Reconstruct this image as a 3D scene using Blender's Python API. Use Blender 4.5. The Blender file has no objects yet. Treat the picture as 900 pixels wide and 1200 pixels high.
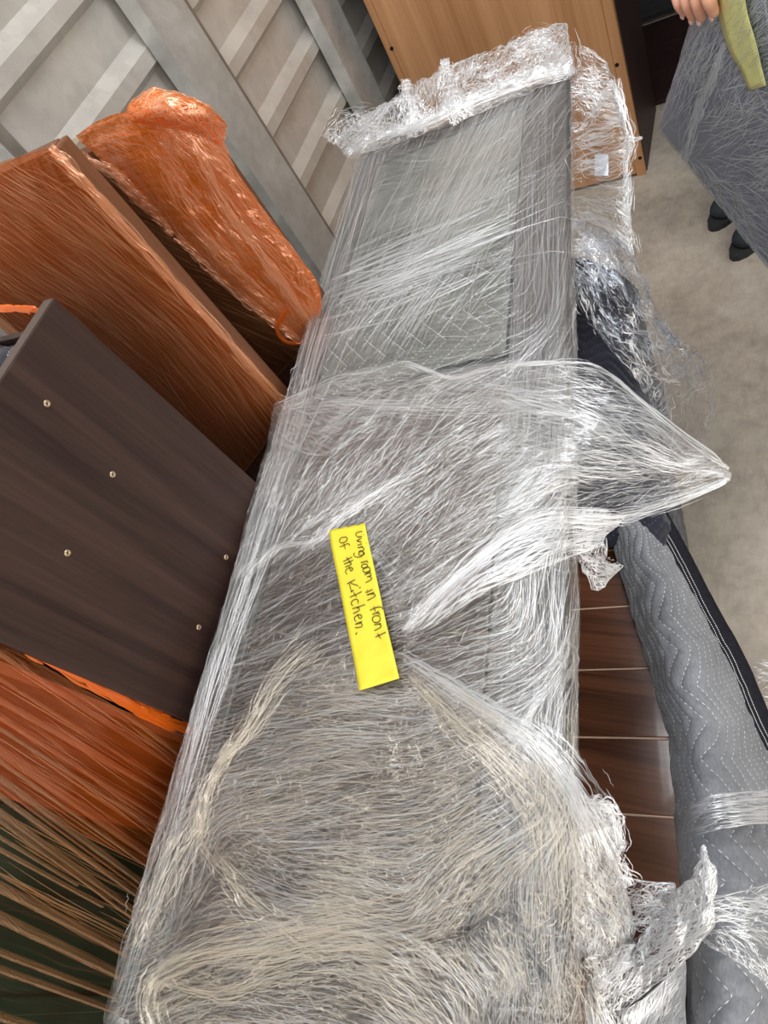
import bpy, bmesh, math, random
import numpy as np
from mathutils import Vector, Matrix

rng = np.random.default_rng(7)
random.seed(7)
S = bpy.context.scene
COL = S.collection

# ------------------------------------------------------------------ camera
F = 800.0
CAM_H = 1.55
_N = np.array([490.0, 550.0, F]); _V = np.array([480.0, -(490 * 480 + F * F) / 550, F])
DN = _N / np.linalg.norm(_N); YA = _V / np.linalg.norm(_V); ZA = -DN; XA = np.cross(YA, ZA)
R = np.array([XA, YA, ZA])                 # camera (right, down, forward) -> world
CAM = np.array([0, 0, CAM_H])
cd = bpy.data.cameras.new('camera'); cam = bpy.data.objects.new('camera', cd); COL.objects.link(cam)
cd.sensor_fit = 'VERTICAL'; cd.sensor_height = 36.0; cd.lens = F / 1200 * 36
cd.clip_start = 0.02; cd.clip_end = 100
right, down, fwd = R[:, 0], R[:, 1], R[:, 2]
M = Matrix(((right[0], -down[0], -fwd[0], CAM[0]), (right[1], -down[1], -fwd[1], CAM[1]),
            (right[2], -down[2], -fwd[2], CAM[2]), (0, 0, 0, 1)))
cam.matrix_world = M
S.camera = cam

# ------------------------------------------------------------------ light and exposure
S.view_settings.view_transform = 'Standard'; S.view_settings.look = 'None'
S.view_settings.gamma = 1; S.view_settings.exposure = 0.0; S.view_settings.use_curve_mapping = False
S.cycles.transparent_max_bounces = 24
S.cycles.max_bounces = 8
wd = bpy.data.worlds.new('daylight'); S.world = wd; wd.use_nodes = True
wn = wd.node_tree.nodes; wl = wd.node_tree.links
bg = wn['Background']; bg.inputs[1].default_value = 0.5
tc = wn.new('ShaderNodeTexCoord'); sep = wn.new('ShaderNodeSeparateXYZ'); rp = wn.new('ShaderNodeValToRGB')
wl.new(tc.outputs['Generated'], sep.inputs[0]); wl.new(sep.outputs['Z'], rp.inputs[0])
rp.color_ramp.elements[0].position = 0.45; rp.color_ramp.elements[0].color = (0.42, 0.36, 0.29, 1)
rp.color_ramp.elements[1].position = 0.60; rp.color_ramp.elements[1].color = (0.93, 0.94, 0.93, 1)
wl.new(rp.outputs[0], bg.inputs[0])

def area(name, loc, target, size, power, color):
    d = bpy.data.lights.new(name, 'AREA'); d.shape = 'RECTANGLE'; d.size, d.size_y = size
    d.energy = power; d.color = color
    o = bpy.data.objects.new(name, d); COL.objects.link(o)
    o.location = loc
    o.rotation_euler = (Vector(target) - Vector(loc)).to_track_quat('-Z', 'Y').to_euler()
    return o
area('open_door_daylight', (1.6, -2.2, 2.3), (-0.5, 0.8, 0.6), (2.6, 1.8), 105, (1.0, 0.95, 0.88))
area('right_fill_light', (2.6, 1.4, 2.2), (0.2, 1.0, 0.2), (1.6, 1.6), 30, (1.0, 0.95, 0.88))  # fill light added to brighten the floor at the right
area('overhead_daylight', (-0.35, 1.1, 2.75), (-0.5, 0.9, 0.0), (0.5, 1.6), 30, (0.96, 0.98, 1.0))  # unseen area light standing in for cool daylight from overhead

# ------------------------------------------------------------------ projection helpers (pixel of the photo -> world point on a real plane)
def ray(px, py): return R @ np.array([px - 450.0, py - 600.0, F])
def atz(px, py, z):
    r = ray(px, py); return CAM + r * ((z - CAM_H) / r[2])
def atx(px, py, x):
    r = ray(px, py); return CAM + r * (x / r[0])
def aty(px, py, y):
    r = ray(px, py); return CAM + r * (y / r[1])
def atplane(px, py, p0, n):
    r = ray(px, py); return CAM + r * (((p0 - CAM) @ n) / (r @ n))
def proj(P):
    c = (np.asarray(P) - CAM) @ R
    return np.stack([c[..., 0] / c[..., 2] * F + 450, c[..., 1] / c[..., 2] * F + 600], -1)

# wrapped cabinet frame
LDIR = R @ np.array([218.0, -1258.0, F]); LDIR /= np.linalg.norm(LDIR)
WDIR = np.cross(LDIR, [0, 0, 1.0]); WDIR /= np.linalg.norm(WDIR)
UDIR = np.cross(WDIR, LDIR)
P0 = atz(667, 710, 0.88)
def pp(px, py, h=0.0):
    return atplane(px, py, P0 + UDIR * h, UDIR)
def loc(P):      # world -> (w, l, h) of the cabinet
    d = np.asarray(P) - P0
    return np.stack([d @ WDIR, d @ LDIR, d @ UDIR], -1)
def wor(w, l, h):
    return P0 + np.multiply.outer(w, WDIR) + np.multiply.outer(l, LDIR) + np.multiply.outer(h, UDIR)

# ------------------------------------------------------------------ numpy noise
def _hash(ix, iy, iz, seed):
    h = (ix * 374761393 + iy * 668265263 + iz * 2147483647 + seed * 1274126177) & 0xFFFFFFFF
    h = ((h ^ (h >> 13)) * 1274126177) & 0xFFFFFFFF
    h = (h ^ (h >> 16)) & 0xFFFFFFFF
    h = ((h ^ (h >> 15)) * 2246822519) & 0xFFFFFFFF
    return ((h ^ (h >> 13)) & 0xFFFFFF) / float(0xFFFFFF) * 2 - 1
def vnoise(P, seed=0):
    P = np.asarray(P, float)
    if P.shape[-1] == 2: P = np.concatenate([P, np.zeros(P.shape[:-1] + (1,))], -1)
    i = np.floor(P).astype(np.int64); f = P - i; f = f * f * f * (f * (f * 6 - 15) + 10)
    out = 0
    for dx in (0, 1):
        for dy in (0, 1):
            for dz in (0, 1):
                w = (f[..., 0] if dx else 1 - f[..., 0]) * (f[..., 1] if dy else 1 - f[..., 1]) * (f[..., 2] if dz else 1 - f[..., 2])
                out = out + w * _hash(i[..., 0] + dx, i[..., 1] + dy, i[..., 2] + dz, seed)
    return out
def fbm(P, octv=4, seed=0, lac=2.03, gain=0.5):
    a = 1; o = 0; t = 0
    for k in range(octv):
        o = o + a * vnoise(np.asarray(P) * lac ** k, seed + k * 17); t += a; a *= gain
    return o / t
def ridge(P, octv=4, seed=0):
    a = 1; o = 0; t = 0
    for k in range(octv):
        o = o + a * (1 - 2 * np.abs(vnoise(np.asarray(P) * 2.1 ** k, seed + k * 31))); t += a; a *= 0.55
    return o / t

# ------------------------------------------------------------------ object helpers
def tag(o, label=None, cat=None, group=None, kind=None):
    if label: o['label'] = label
    if cat: o['category'] = cat
    if group: o['group'] = group
    if kind: o['kind'] = kind
    return o
def thing(name, label, cat, location=(0, 0, 0), group=None):
    o = bpy.data.objects.new(name, None); COL.objects.link(o); o.location = Vector([float(c) for c in location]); o.empty_display_size = 0.05
    return tag(o, label, cat, group)
def link(name, me, mat, parent=None, smooth=True):
    o = bpy.data.objects.new(name, me); COL.objects.link(o)
    if mat is not None and not me.materials: me.materials.append(mat)
    if smooth: me.polygons.foreach_set('use_smooth', np.ones(len(me.polygons), bool))
    if parent is not None:
        o.parent = parent
        if parent.parent is None: o.matrix_parent_inverse = Matrix.Translation(-parent.location)
    return o
def mesh(name, V, Fc, mat, parent=None, smooth=True, uv=None):
    me = bpy.data.meshes.new(name)
    me.from_pydata([tuple(v) for v in np.asarray(V, float).tolist()], [], [tuple(f) for f in (Fc.tolist() if hasattr(Fc, 'tolist') else Fc)])
    if uv is not None:
        l = me.uv_layers.new(name='UVMap')
        vi = np.empty(len(me.loops), np.int32); me.loops.foreach_get('vertex_index', vi)
        l.data.foreach_set('uv', np.asarray(uv, np.float32)[vi].ravel())
    me.update()
    return link(name, me, mat, parent, smooth)
def grid_faces(m, n):
    a = (np.arange(m - 1)[:, None] * n + np.arange(n - 1)[None, :]).ravel()
    return np.stack([a, a + 1, a + n + 1, a + n], -1)
def catmull(C, k):
    """interpolate array C (m, ...) to k samples"""
    m = len(C); t = np.linspace(0, m - 1, k); i = np.clip(np.floor(t).astype(int), 0, m - 2); f = (t - i)
    E = np.concatenate([[2 * C[0] - C[1]], C, [2 * C[-1] - C[-2]]], 0)
    p0, p1, p2, p3 = E[i], E[i + 1], E[i + 2], E[i + 3]
    f = f.reshape((-1,) + (1,) * (C.ndim - 1))
    return 0.5 * ((2 * p1) + (-p0 + p2) * f + (2 * p0 - 5 * p1 + 4 * p2 - p3) * f ** 2 + (-p0 + 3 * p1 - 3 * p2 + p3) * f ** 3)
def surf(C, m, n):
    C = np.asarray(C, float)
    A = catmull(C, m); return np.swapaxes(catmull(np.swapaxes(A, 0, 1), n), 0, 1)
def normals(G):
    du = np.gradient(G, axis=0); dv = np.gradient(G, axis=1); n = np.cross(du, dv)
    n /= np.linalg.norm(n, axis=-1, keepdims=True) + 1e-12
    tocam = CAM - G
    s = np.sign((n * tocam).sum(-1, keepdims=True)); s[s == 0] = 1
    return n * s
def metric_uv(G):
    du = np.linalg.norm(np.diff(G, axis=0), axis=-1).mean(1); dv = np.linalg.norm(np.diff(G, axis=1), axis=-1).mean(0)
    u = np.concatenate([[0], np.cumsum(du)]); v = np.concatenate([[0], np.cumsum(dv)])
    return np.stack(np.meshgrid(v, u), -1)       # (m,n,2): x across columns, y along rows
def sheet(name, C, m, n, mat, parent, disp=None, mask=None, thick=0.0):
    """C: control grid of world points; disp(G, UV) -> offset along the normal; mask(UV01)->keep"""
    G = surf(C, m, n); UV = metric_uv(G)
    if disp is not None: G = G + normals(G) * disp(G, UV)[..., None]
    Fc = grid_faces(m, n)
    if mask is not None:
        k = mask(G, UV).ravel()
        Fc = Fc[k[Fc].all(1)]
    o = mesh(name, G.reshape(-1, 3), Fc, mat, parent, True, UV.reshape(-1, 2))
    if thick:
        md = o.modifiers.new('s', 'SOLIDIFY'); md.thickness = thick; md.offset = 0
    return o, G, UV
def box(name, lo, hi, mat, parent=None, frame=None, bevel=0.0, smooth=False):
    lo = np.array(lo, float); hi = np.array(hi, float)
    bm = bmesh.new(); bmesh.ops.create_cube(bm, size=1.0)
    for v in bm.verts:
        p = lo + (np.array(v.co) + 0.5) * (hi - lo)
        v.co = p
    if bevel:
        bmesh.ops.bevel(bm, geom=bm.edges[:], offset=bevel, segments=2, affect='EDGES', profile=0.6)
    if frame is not None:
        for v in bm.verts: v.co = frame(np.array(v.co))
    bmesh.ops.recalc_face_normals(bm, faces=bm.faces[:])
    uvl = bm.loops.layers.uv.new('UVMap')
    for f in bm.faces:
        n = f.normal; ax = max(range(3), key=lambda i: abs(n[i]))
        o_ = [i for i in range(3) if i != ax]
        for l in f.loops: l[uvl].uv = (l.vert.co[o_[0]], l.vert.co[o_[1]])
    me = bpy.data.meshes.new(name); bm.to_mesh(me); bm.free()
    return link(name, me, mat, parent, smooth)
def extrude_profile(name, prof, a, b, mat, parent=None, axes='xz', smooth=False):
    """prof: closed list of 2D points in the x-z or x-y plane, swept from a to b on the third axis"""
    V = []
    for t in (a, b):
        for p in prof:
            V.append((p[0], t, p[1]) if axes == 'xz' else (p[0], p[1], t))
    n = len(prof); Fc = [(i, (i + 1) % n, n + (i + 1) % n, n + i) for i in range(n)] + [tuple(range(n))[::-1], tuple(range(n, 2 * n))]
    o = mesh(name, V, Fc, mat, parent, smooth)
    bm = bmesh.new(); bm.from_mesh(o.data); bmesh.ops.recalc_face_normals(bm, faces=bm.faces[:]); bm.to_mesh(o.data); bm.free()
    return o
def tube(path, r, seg=8):
    path = np.asarray(path, float); k = len(path)
    r = np.broadcast_to(np.asarray(r, float), (k,))
    T = np.gradient(path, axis=0); T /= np.linalg.norm(T, axis=1, keepdims=True) + 1e-12
    up = np.array([0.3, 0.2, 1.0]); A = np.cross(T, up); A /= np.linalg.norm(A, axis=1, keepdims=True) + 1e-12; B = np.cross(T, A)
    th = np.linspace(0, 2 * math.pi, seg, endpoint=False)
    V = path[:, None] + r[:, None, None] * (np.cos(th)[None, :, None] * A[:, None] + np.sin(th)[None, :, None] * B[:, None])
    Fc = [(i * seg + j, i * seg + (j + 1) % seg, (i + 1) * seg + (j + 1) % seg, (i + 1) * seg + j) for i in range(k - 1) for j in range(seg)]
    Fc += [tuple(range(seg))[::-1], tuple(range((k - 1) * seg, k * seg))]
    return V.reshape(-1, 3), Fc
class Bag:
    def __init__(s): s.V = []; s.F = []; s.n = 0
    def add(s, V, Fc):
        V = np.asarray(V, float).reshape(-1, 3); s.V.append(V); s.F += [tuple(int(i) + s.n for i in f) for f in Fc]; s.n += len(V)
    def build(s, name, mat, parent=None, smooth=True): return mesh(name, np.concatenate(s.V), s.F, mat, parent, smooth)

def ribbons(paths, width, nrm, mat, name, parent, kind='stuff', taper=True):
    """paths (K, k, 3); width (K,) ; nrm (K,k,3) or (3,): thin raised wrinkles with a ridge in the middle (3 verts across)"""
    paths = np.asarray(paths, float); K, k = paths.shape[:2]
    T = np.gradient(paths, axis=1); nr = np.broadcast_to(nrm, paths.shape)
    Sd = np.cross(T, nr); Sd /= np.linalg.norm(Sd, axis=-1, keepdims=True) + 1e-12
    w = np.broadcast_to(np.asarray(width, float).reshape(-1, 1), (K, k)).copy()
    if taper: w *= np.sin(np.linspace(0.08, 0.92, k) * math.pi)[None, :]
    V = np.stack([paths - Sd * w[..., None] / 2, paths + nr * w[..., None] * 0.35, paths + Sd * w[..., None] / 2], 2)   # K,k,3,3
    idx = np.arange(K * k * 3).reshape(K, k, 3)
    Fc = np.concatenate([np.stack([idx[:, :-1, j], idx[:, :-1, j + 1], idx[:, 1:, j + 1], idx[:, 1:, j]], -1).reshape(-1, 4) for j in (0, 1)])
    o = mesh(name, V.reshape(-1, 3), Fc, mat, parent, True)
    if kind: o['kind'] = kind
    return o

# ------------------------------------------------------------------ materials
def newmat(name):
    m = bpy.data.materials.new(name); m.use_nodes = True; nt = m.node_tree
    for n in list(nt.nodes): nt.nodes.remove(n)
    out = nt.nodes.new('ShaderNodeOutputMaterial')
    return m, nt, out
def N_(nt, t, **kw):
    n = nt.nodes.new(t)
    for k, v in kw.items(): setattr(n, k, v)
    return n
def math_(nt, op, a, b=None, clamp=False):
    n = nt.nodes.new('ShaderNodeMath'); n.operation = op; n.use_clamp = clamp
    for i, x in enumerate((a, b)):
        if x is None: continue
        if isinstance(x, (int, float)): n.inputs[i].default_value = x
        else: nt.links.new(x, n.inputs[i])
    return n.outputs[0]
def noise_(nt, vec, scale, detail=3, rough=0.55, dist=0.0):
    n = nt.nodes.new('ShaderNodeTexNoise'); n.inputs['Scale'].default_value = scale; n.inputs['Detail'].default_value = detail
    n.inputs['Roughness'].default_value = rough; n.inputs['Distortion'].default_value = dist
    if vec is not None: nt.links.new(vec, n.inputs['Vector'])
    return n.outputs[0]
def mapr(nt, v, a, b, c=0.0, d=1.0):
    n = nt.nodes.new('ShaderNodeMapRange'); n.clamp = True
    for i, x in enumerate((a, b, c, d)): n.inputs[i + 1].default_value = x
    nt.links.new(v, n.inputs[0]); return n.outputs[0]
def mapping(nt, vec, scale=(1, 1, 1), rot=(0, 0, 0), locn=(0, 0, 0)):
    n = nt.nodes.new('ShaderNodeMapping'); n.inputs['Scale'].default_value = scale; n.inputs['Rotation'].default_value = rot
    n.inputs['Location'].default_value = locn
    nt.links.new(vec, n.inputs[0]); return n.outputs[0]
def ramp(nt, v, stops):
    n = nt.nodes.new('ShaderNodeValToRGB'); cr = n.color_ramp
    while len(cr.elements) < len(stops): cr.elements.new(0.5)
    for e, (p, c) in zip(cr.elements, stops): e.position = p; e.color = tuple(c) + (1,)
    nt.links.new(v, n.inputs[0]); return n.outputs[0]
def bump_(nt, h, strength, dist):
    n = nt.nodes.new('ShaderNodeBump'); n.inputs['Strength'].default_value = strength; n.inputs['Distance'].default_value = dist
    nt.links.new(h, n.inputs['Height']); return n.outputs[0]
def bsdf(nt, out, rough=0.5, metal=0.0, spec=0.5):
    b = nt.nodes.new('ShaderNodeBsdfPrincipled'); b.inputs['Roughness'].default_value = rough; b.inputs['Metallic'].default_value = metal
    b.inputs['Specular IOR Level'].default_value = spec
    nt.links.new(b.outputs[0], out.inputs[0]); return b

def plain(name, col, rough=0.5, metal=0.0, spec=0.5, var=0.12, scale=30, bump=0.0):
    m, nt, out = newmat(name); b = bsdf(nt, out, rough, metal, spec)
    t = nt.nodes.new('ShaderNodeTexCoord'); v = noise_(nt, t.outputs['Object'], scale, 4)
    c0 = tuple(x * (1 - var) for x in col); c1 = tuple(min(1, x * (1 + var)) for x in col)
    nt.links.new(ramp(nt, v, [(0.3, c0), (0.7, c1)]), b.inputs['Base Color'])
    if bump: nt.links.new(bump_(nt, v, bump, 0.002), b.inputs['Normal'])
    return m
def wood(name, dark, light, axis, rough=0.45, scale=1.0, spec=0.5, coat=0.0):
    """grain runs along the given world axis (object coords = world here)"""
    m, nt, out = newmat(name); b = bsdf(nt, out, rough, 0, spec)
    t = nt.nodes.new('ShaderNodeTexCoord')
    sc = [26 * scale] * 3; sc['xyz'.index(axis)] = 1.3 * scale
    v1 = noise_(nt, mapping(nt, t.outputs['Object'], sc), 1.0, 6, 0.6, 0.6)
    sc2 = [220 * scale] * 3; sc2['xyz'.index(axis)] = 6 * scale
    v2 = noise_(nt, mapping(nt, t.outputs['Object'], sc2), 1.0, 3, 0.6)
    v = math_(nt, 'ADD', math_(nt, 'MULTIPLY', v1, 0.72), math_(nt, 'MULTIPLY', v2, 0.28))
    nt.links.new(ramp(nt, v, [(0.36, dark), (0.50, tuple((a + c) / 2 for a, c in zip(dark, light))), (0.64, light)]), b.inputs['Base Color'])
    nt.links.new(bump_(nt, v, 0.25, 0.0006), b.inputs['Normal'])
    b.inputs['Coat Weight'].default_value = coat
    return m

def film(name, color, base=0.06, streaks=((0.0, 5, 380, 0.55, 0.70, 0.6),), gloss_rough=0.18, dif=0.5, crease=0.0, patch=(6, 0.35, 0.65), tint=None, bump=0.5, edge=0.25, maxa=0.95, crsc=70):
    """thin plastic film: clear between creases, whitened where stretched into fine wrinkles.
    streaks: (angle deg in UV, along scale, across scale, lo, hi, weight)"""
    m, nt, out = newmat(name)
    t = nt.nodes.new('ShaderNodeTexCoord'); uv = t.outputs['UV']
    wob = nt.nodes.new('ShaderNodeTexNoise'); wob.inputs['Scale'].default_value = 7; nt.links.new(uv, wob.inputs['Vector'])
    vm = nt.nodes.new('ShaderNodeVectorMath'); vm.operation = 'MULTIPLY_ADD'
    nt.links.new(wob.outputs['Color'], vm.inputs[0]); vm.inputs[1].default_value = (0.03, 0.03, 0); nt.links.new(uv, vm.inputs[2])
    total = None; hgt = None
    for k, (ang, al, ac, lo, hi, wt) in enumerate(streaks):
        mp = mapping(nt, mapping(nt, vm.outputs[0], (1, 1, 1), (0, 0, math.radians(-ang)), (k * 3.1, k * 1.7, 0)), (al, ac, 1))
        nv = noise_(nt, mp, 1.0, 2.0, 0.6, 0.15)
        s = mapr(nt, nv, lo, hi)
        pt = mapr(nt, noise_(nt, mapping(nt, uv, (1, 1, 1), (0, 0, 0), (k * 5.3 + 1, 0, k)), patch[0], 2), patch[1], patch[2])
        s = math_(nt, 'MULTIPLY', math_(nt, 'MULTIPLY', s, pt), wt)
        total = s if total is None else math_(nt, 'MAXIMUM', total, s)
        hgt = nv if hgt is None else math_(nt, 'ADD', hgt, nv)
    if crease:
        vo = nt.nodes.new('ShaderNodeTexVoronoi'); vo.feature = 'DISTANCE_TO_EDGE'; vo.inputs['Scale'].default_value = crsc
        wv = nt.nodes.new('ShaderNodeVectorMath'); wv.operation = 'MULTIPLY_ADD'
        w2 = nt.nodes.new('ShaderNodeTexNoise'); w2.inputs['Scale'].default_value = 25; nt.links.new(uv, w2.inputs['Vector'])
        nt.links.new(w2.outputs['Color'], wv.inputs[0]); wv.inputs[1].default_value = (0.04, 0.04, 0); nt.links.new(uv, wv.inputs[2])
        nt.links.new(wv.outputs[0], vo.inputs['Vector'])
        cr = mapr(nt, vo.outputs['Distance'], 0.12, 0.0, 0.0, crease)
        total = math_(nt, 'MAXIMUM', total, cr) if total is not None else cr
        hgt = math_(nt, 'ADD', hgt, vo.outputs['Distance']) if hgt is not None else vo.outputs['Distance']
    lw = nt.nodes.new('ShaderNodeLayerWeight'); lw.inputs['Blend'].default_value = 0.35
    e = math_(nt, 'MULTIPLY', lw.outputs['Facing'], edge)
    a = math_(nt, 'ADD', math_(nt, 'ADD', total, base), e)
    a = math_(nt, 'MINIMUM', a, maxa, True)
    tr = nt.nodes.new('ShaderNodeBsdfTransparent')
    if tint: tr.inputs[0].default_value = tuple(tint) + (1,)
    gl = nt.nodes.new('ShaderNodeBsdfGlossy'); gl.inputs['Roughness'].default_value = gloss_rough; gl.inputs['Color'].default_value = tuple(min(1, 0.35 + 0.65 * c) for c in color) + (1,)
    df = nt.nodes.new('ShaderNodeBsdfDiffuse'); df.inputs['Color'].default_value = tuple(color) + (1,)
    tl = nt.nodes.new('ShaderNodeBsdfTranslucent'); tl.inputs['Color'].default_value = tuple(color) + (1,)
    if bump:
        bo = bump_(nt, hgt, bump, 0.004)
        nt.links.new(bo, gl.inputs['Normal']); nt.links.new(bo, df.inputs['Normal'])
    m0 = nt.nodes.new('ShaderNodeMixShader'); m0.inputs[0].default_value = 0.3; nt.links.new(df.outputs[0], m0.inputs[1]); nt.links.new(tl.outputs[0], m0.inputs[2])
    m1 = nt.nodes.new('ShaderNodeMixShader'); m1.inputs[0].default_value = dif; nt.links.new(gl.outputs[0], m1.inputs[1]); nt.links.new(m0.outputs[0], m1.inputs[2])
    m2 = nt.nodes.new('ShaderNodeMixShader'); nt.links.new(a, m2.inputs[0]); nt.links.new(tr.outputs[0], m2.inputs[1]); nt.links.new(m1.outputs[0], m2.inputs[2])
    nt.links.new(m2.outputs[0], out.inputs[0])
    return m
def strandmat(name, color, alpha, rough=0.25, dif=0.5):
    m, nt, out = newmat(name)
    tr = nt.nodes.new('ShaderNodeBsdfTransparent')
    gl = nt.nodes.new('ShaderNodeBsdfGlossy'); gl.inputs['Roughness'].default_value = rough; gl.inputs['Color'].default_value = tuple(min(1, 0.3 + 0.7 * c) for c in color) + (1,)
    df = nt.nodes.new('ShaderNodeBsdfDiffuse'); df.inputs['Color'].default_value = tuple(color) + (1,)
    m1 = nt.nodes.new('ShaderNodeMixShader'); m1.inputs[0].default_value = dif; nt.links.new(gl.outputs[0], m1.inputs[1]); nt.links.new(df.outputs[0], m1.inputs[2])
    m2 = nt.nodes.new('ShaderNodeMixShader'); m2.inputs[0].default_value = alpha; nt.links.new(tr.outputs[0], m2.inputs[1]); nt.links.new(m1.outputs[0], m2.inputs[2])
    nt.links.new(m2.outputs[0], out.inputs[0]); return m

def galvanised(name, a, b_, rough, metal, sc=18):
    m, nt, out = newmat(name); b = bsdf(nt, out, rough, metal)
    t = nt.nodes.new('ShaderNodeTexCoord')
    vo = nt.nodes.new('ShaderNodeTexVoronoi'); vo.inputs['Scale'].default_value = sc * 4; nt.links.new(t.outputs['Object'], vo.inputs['Vector'])
    n1 = noise_(nt, t.outputs['Object'], sc, 5, 0.6)
    n2 = noise_(nt, t.outputs['Object'], 420, 2, 0.7)
    sp = nt.nodes.new('ShaderNodeSeparateColor'); nt.links.new(vo.outputs['Color'], sp.inputs[0])
    v = math_(nt, 'ADD', math_(nt, 'ADD', math_(nt, 'MULTIPLY', n1, 0.6), math_(nt, 'MULTIPLY', sp.outputs[0], 0.12)), math_(nt, 'MULTIPLY', n2, 0.25))
    nt.links.new(ramp(nt, v, [(0.33, a), (0.63, b_)]), b.inputs['Base Color'])
    nt.links.new(mapr(nt, n1, 0.3, 0.7, rough - 0.08, rough + 0.12), b.inputs['Roughness'])
    nt.links.new(bump_(nt, n2, 0.25, 0.0008), b.inputs['Normal'])
    return m

MT = {}
MT['sheet_metal'] = galvanised('embossed sheet metal', (0.50, 0.475, 0.44), (0.62, 0.595, 0.555), 0.42, 0.35, 9)
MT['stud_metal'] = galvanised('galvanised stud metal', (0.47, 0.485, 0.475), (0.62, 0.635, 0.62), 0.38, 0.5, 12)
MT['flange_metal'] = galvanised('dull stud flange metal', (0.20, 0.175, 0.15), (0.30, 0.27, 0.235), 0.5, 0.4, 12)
MT['dark_laminate'] = wood('dark espresso laminate', (0.026, 0.013, 0.011), (0.062, 0.034, 0.027), 'z', 0.5, 0.9, 0.35)
MT['edge_laminate'] = wood('espresso edge banding', (0.06, 0.038, 0.03), (0.11, 0.07, 0.055), 'y', 0.4)
MT['orange_wood'] = wood('plywood back', (0.38, 0.18, 0.075), (0.58, 0.31, 0.15), 'z', 0.5, 0.5)
MT['plank_wood'] = wood('red brown planks', (0.06, 0.022, 0.012), (0.22, 0.085, 0.042), 'x', 0.28, 0.8, coat=0.3)
MT['wrapped_wood'] = wood('wood under orange film', (0.09, 0.032, 0.014), (0.22, 0.085, 0.035), 'z', 0.5, 0.8)
MT['panel_wood'] = wood('dark wood of the wrapped cabinet', (0.024, 0.014, 0.009), (0.075, 0.048, 0.033), 'y', 0.4, 0.8)
MT['frame_wood'] = wood('grey brown frame of the wrapped cabinet', (0.05, 0.045, 0.042), (0.11, 0.10, 0.095), 'y', 0.4, 0.8)
MT['glass'] = plain('dark glass panel', (0.035, 0.038, 0.034), 0.12, 0, 0.8, 0.2, 4)
MT['reflection'] = plain('grey green backing', (0.15, 0.155, 0.135), 0.4, 0, 0.5, 0.75, 5)
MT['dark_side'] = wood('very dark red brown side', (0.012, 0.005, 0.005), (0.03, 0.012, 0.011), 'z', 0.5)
MT['green'] = plain('dark green painted wood', (0.006, 0.04, 0.034), 0.3, 0, 0.5, 0.35, 8)
MT['screw'] = plain('brass coloured screw', (0.55, 0.42, 0.28), 0.35, 0.7, 0.5, 0.1, 200)
MT['screw_recess'] = plain('dark screw recess', (0.06, 0.045, 0.03), 0.6)
MT['skin'] = plain('skin', (0.78, 0.40, 0.28), 0.5, 0, 0.4, 0.06, 60)
MT['nail'] = plain('finger nail', (0.86, 0.55, 0.47), 0.3, 0, 0.5, 0.04, 60)
MT['yellow_tape'] = plain('yellow paper tape', (0.87, 0.74, 0.055), 0.5, 0, 0.4, 0.05, 40, 0.15)
MT['pale_tape'] = plain('yellow green tape', (0.80, 0.80, 0.34), 0.45, 0, 0.4, 0.08, 40)
MT['ink'] = plain('black marker ink', (0.018, 0.012, 0.01), 0.5)
MT['binding'] = plain('black binding tape', (0.012, 0.012, 0.018), 0.8, 0, 0.2, 0.3, 200)
MT['thread'] = plain('pale stitching thread', (0.75, 0.76, 0.77), 0.8, 0, 0.2)
MT['navy_thread'] = plain('grey blue stitching thread', (0.10, 0.105, 0.15), 0.8, 0, 0.2)
MT['shoe'] = plain('dark grey shoe fabric', (0.035, 0.045, 0.055), 0.8, 0, 0.2, 0.3, 200, 0.3)
MT['sole'] = plain('black rubber sole', (0.02, 0.022, 0.026), 0.7)
MT['trousers'] = plain('dark cloth', (0.02, 0.022, 0.03), 0.9, 0, 0.2, 0.2, 90, 0.2)
MT['shirt'] = plain('dark shirt cloth', (0.03, 0.03, 0.04), 0.9, 0, 0.2, 0.2, 90, 0.2)
MT['hair'] = plain('dark hair', (0.02, 0.013, 0.01), 0.6, 0, 0.3, 0.3, 200)
MT['paper'] = plain('white paper label', (0.75, 0.77, 0.85), 0.6)
MT['seam'] = plain('pale joint highlight', (0.75, 0.52, 0.38), 0.5)
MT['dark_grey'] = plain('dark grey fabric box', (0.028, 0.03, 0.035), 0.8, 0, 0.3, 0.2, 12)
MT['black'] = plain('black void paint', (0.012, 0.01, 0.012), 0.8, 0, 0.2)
MT['roof'] = plain('grey roof sheeting', (0.30, 0.30, 0.30), 0.6)

def fabric(name, a, b_, rough=0.85, sc=400, blotch=9):
    m, nt, out = newmat(name); b = bsdf(nt, out, rough, 0, 0.25)
    t = nt.nodes.new('ShaderNodeTexCoord')
    n1 = noise_(nt, t.outputs['UV'], blotch, 5, 0.6); n2 = noise_(nt, mapping(nt, t.outputs['UV'], (sc, sc * 0.35, 1)), 1.0, 3, 0.7)
    v = math_(nt, 'ADD', math_(nt, 'MULTIPLY', n1, 0.55), math_(nt, 'MULTIPLY', n2, 0.45))
    nt.links.new(ramp(nt, v, [(0.35, a), (0.65, b_)]), b.inputs['Base Color'])
    nt.links.new(bump_(nt, n2, 0.5, 0.0015), b.inputs['Normal'])
    b.inputs['Sheen Weight'].default_value = 0.2
    return m
MT['grey_quilt'] = fabric('grey quilted cotton', (0.155, 0.165, 0.185), (0.29, 0.305, 0.335))
MT['slab_quilt'] = fabric('blue grey padding cloth', (0.10, 0.125, 0.20), (0.22, 0.26, 0.37))
MT['navy_quilt'] = fabric('navy quilted cotton', (0.010, 0.011, 0.022), (0.022, 0.024, 0.042))
MT['olive_quilt'] = fabric('dim grey quilted pad', (0.045, 0.046, 0.04), (0.19, 0.19, 0.165), 0.8, 300, 5)

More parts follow.
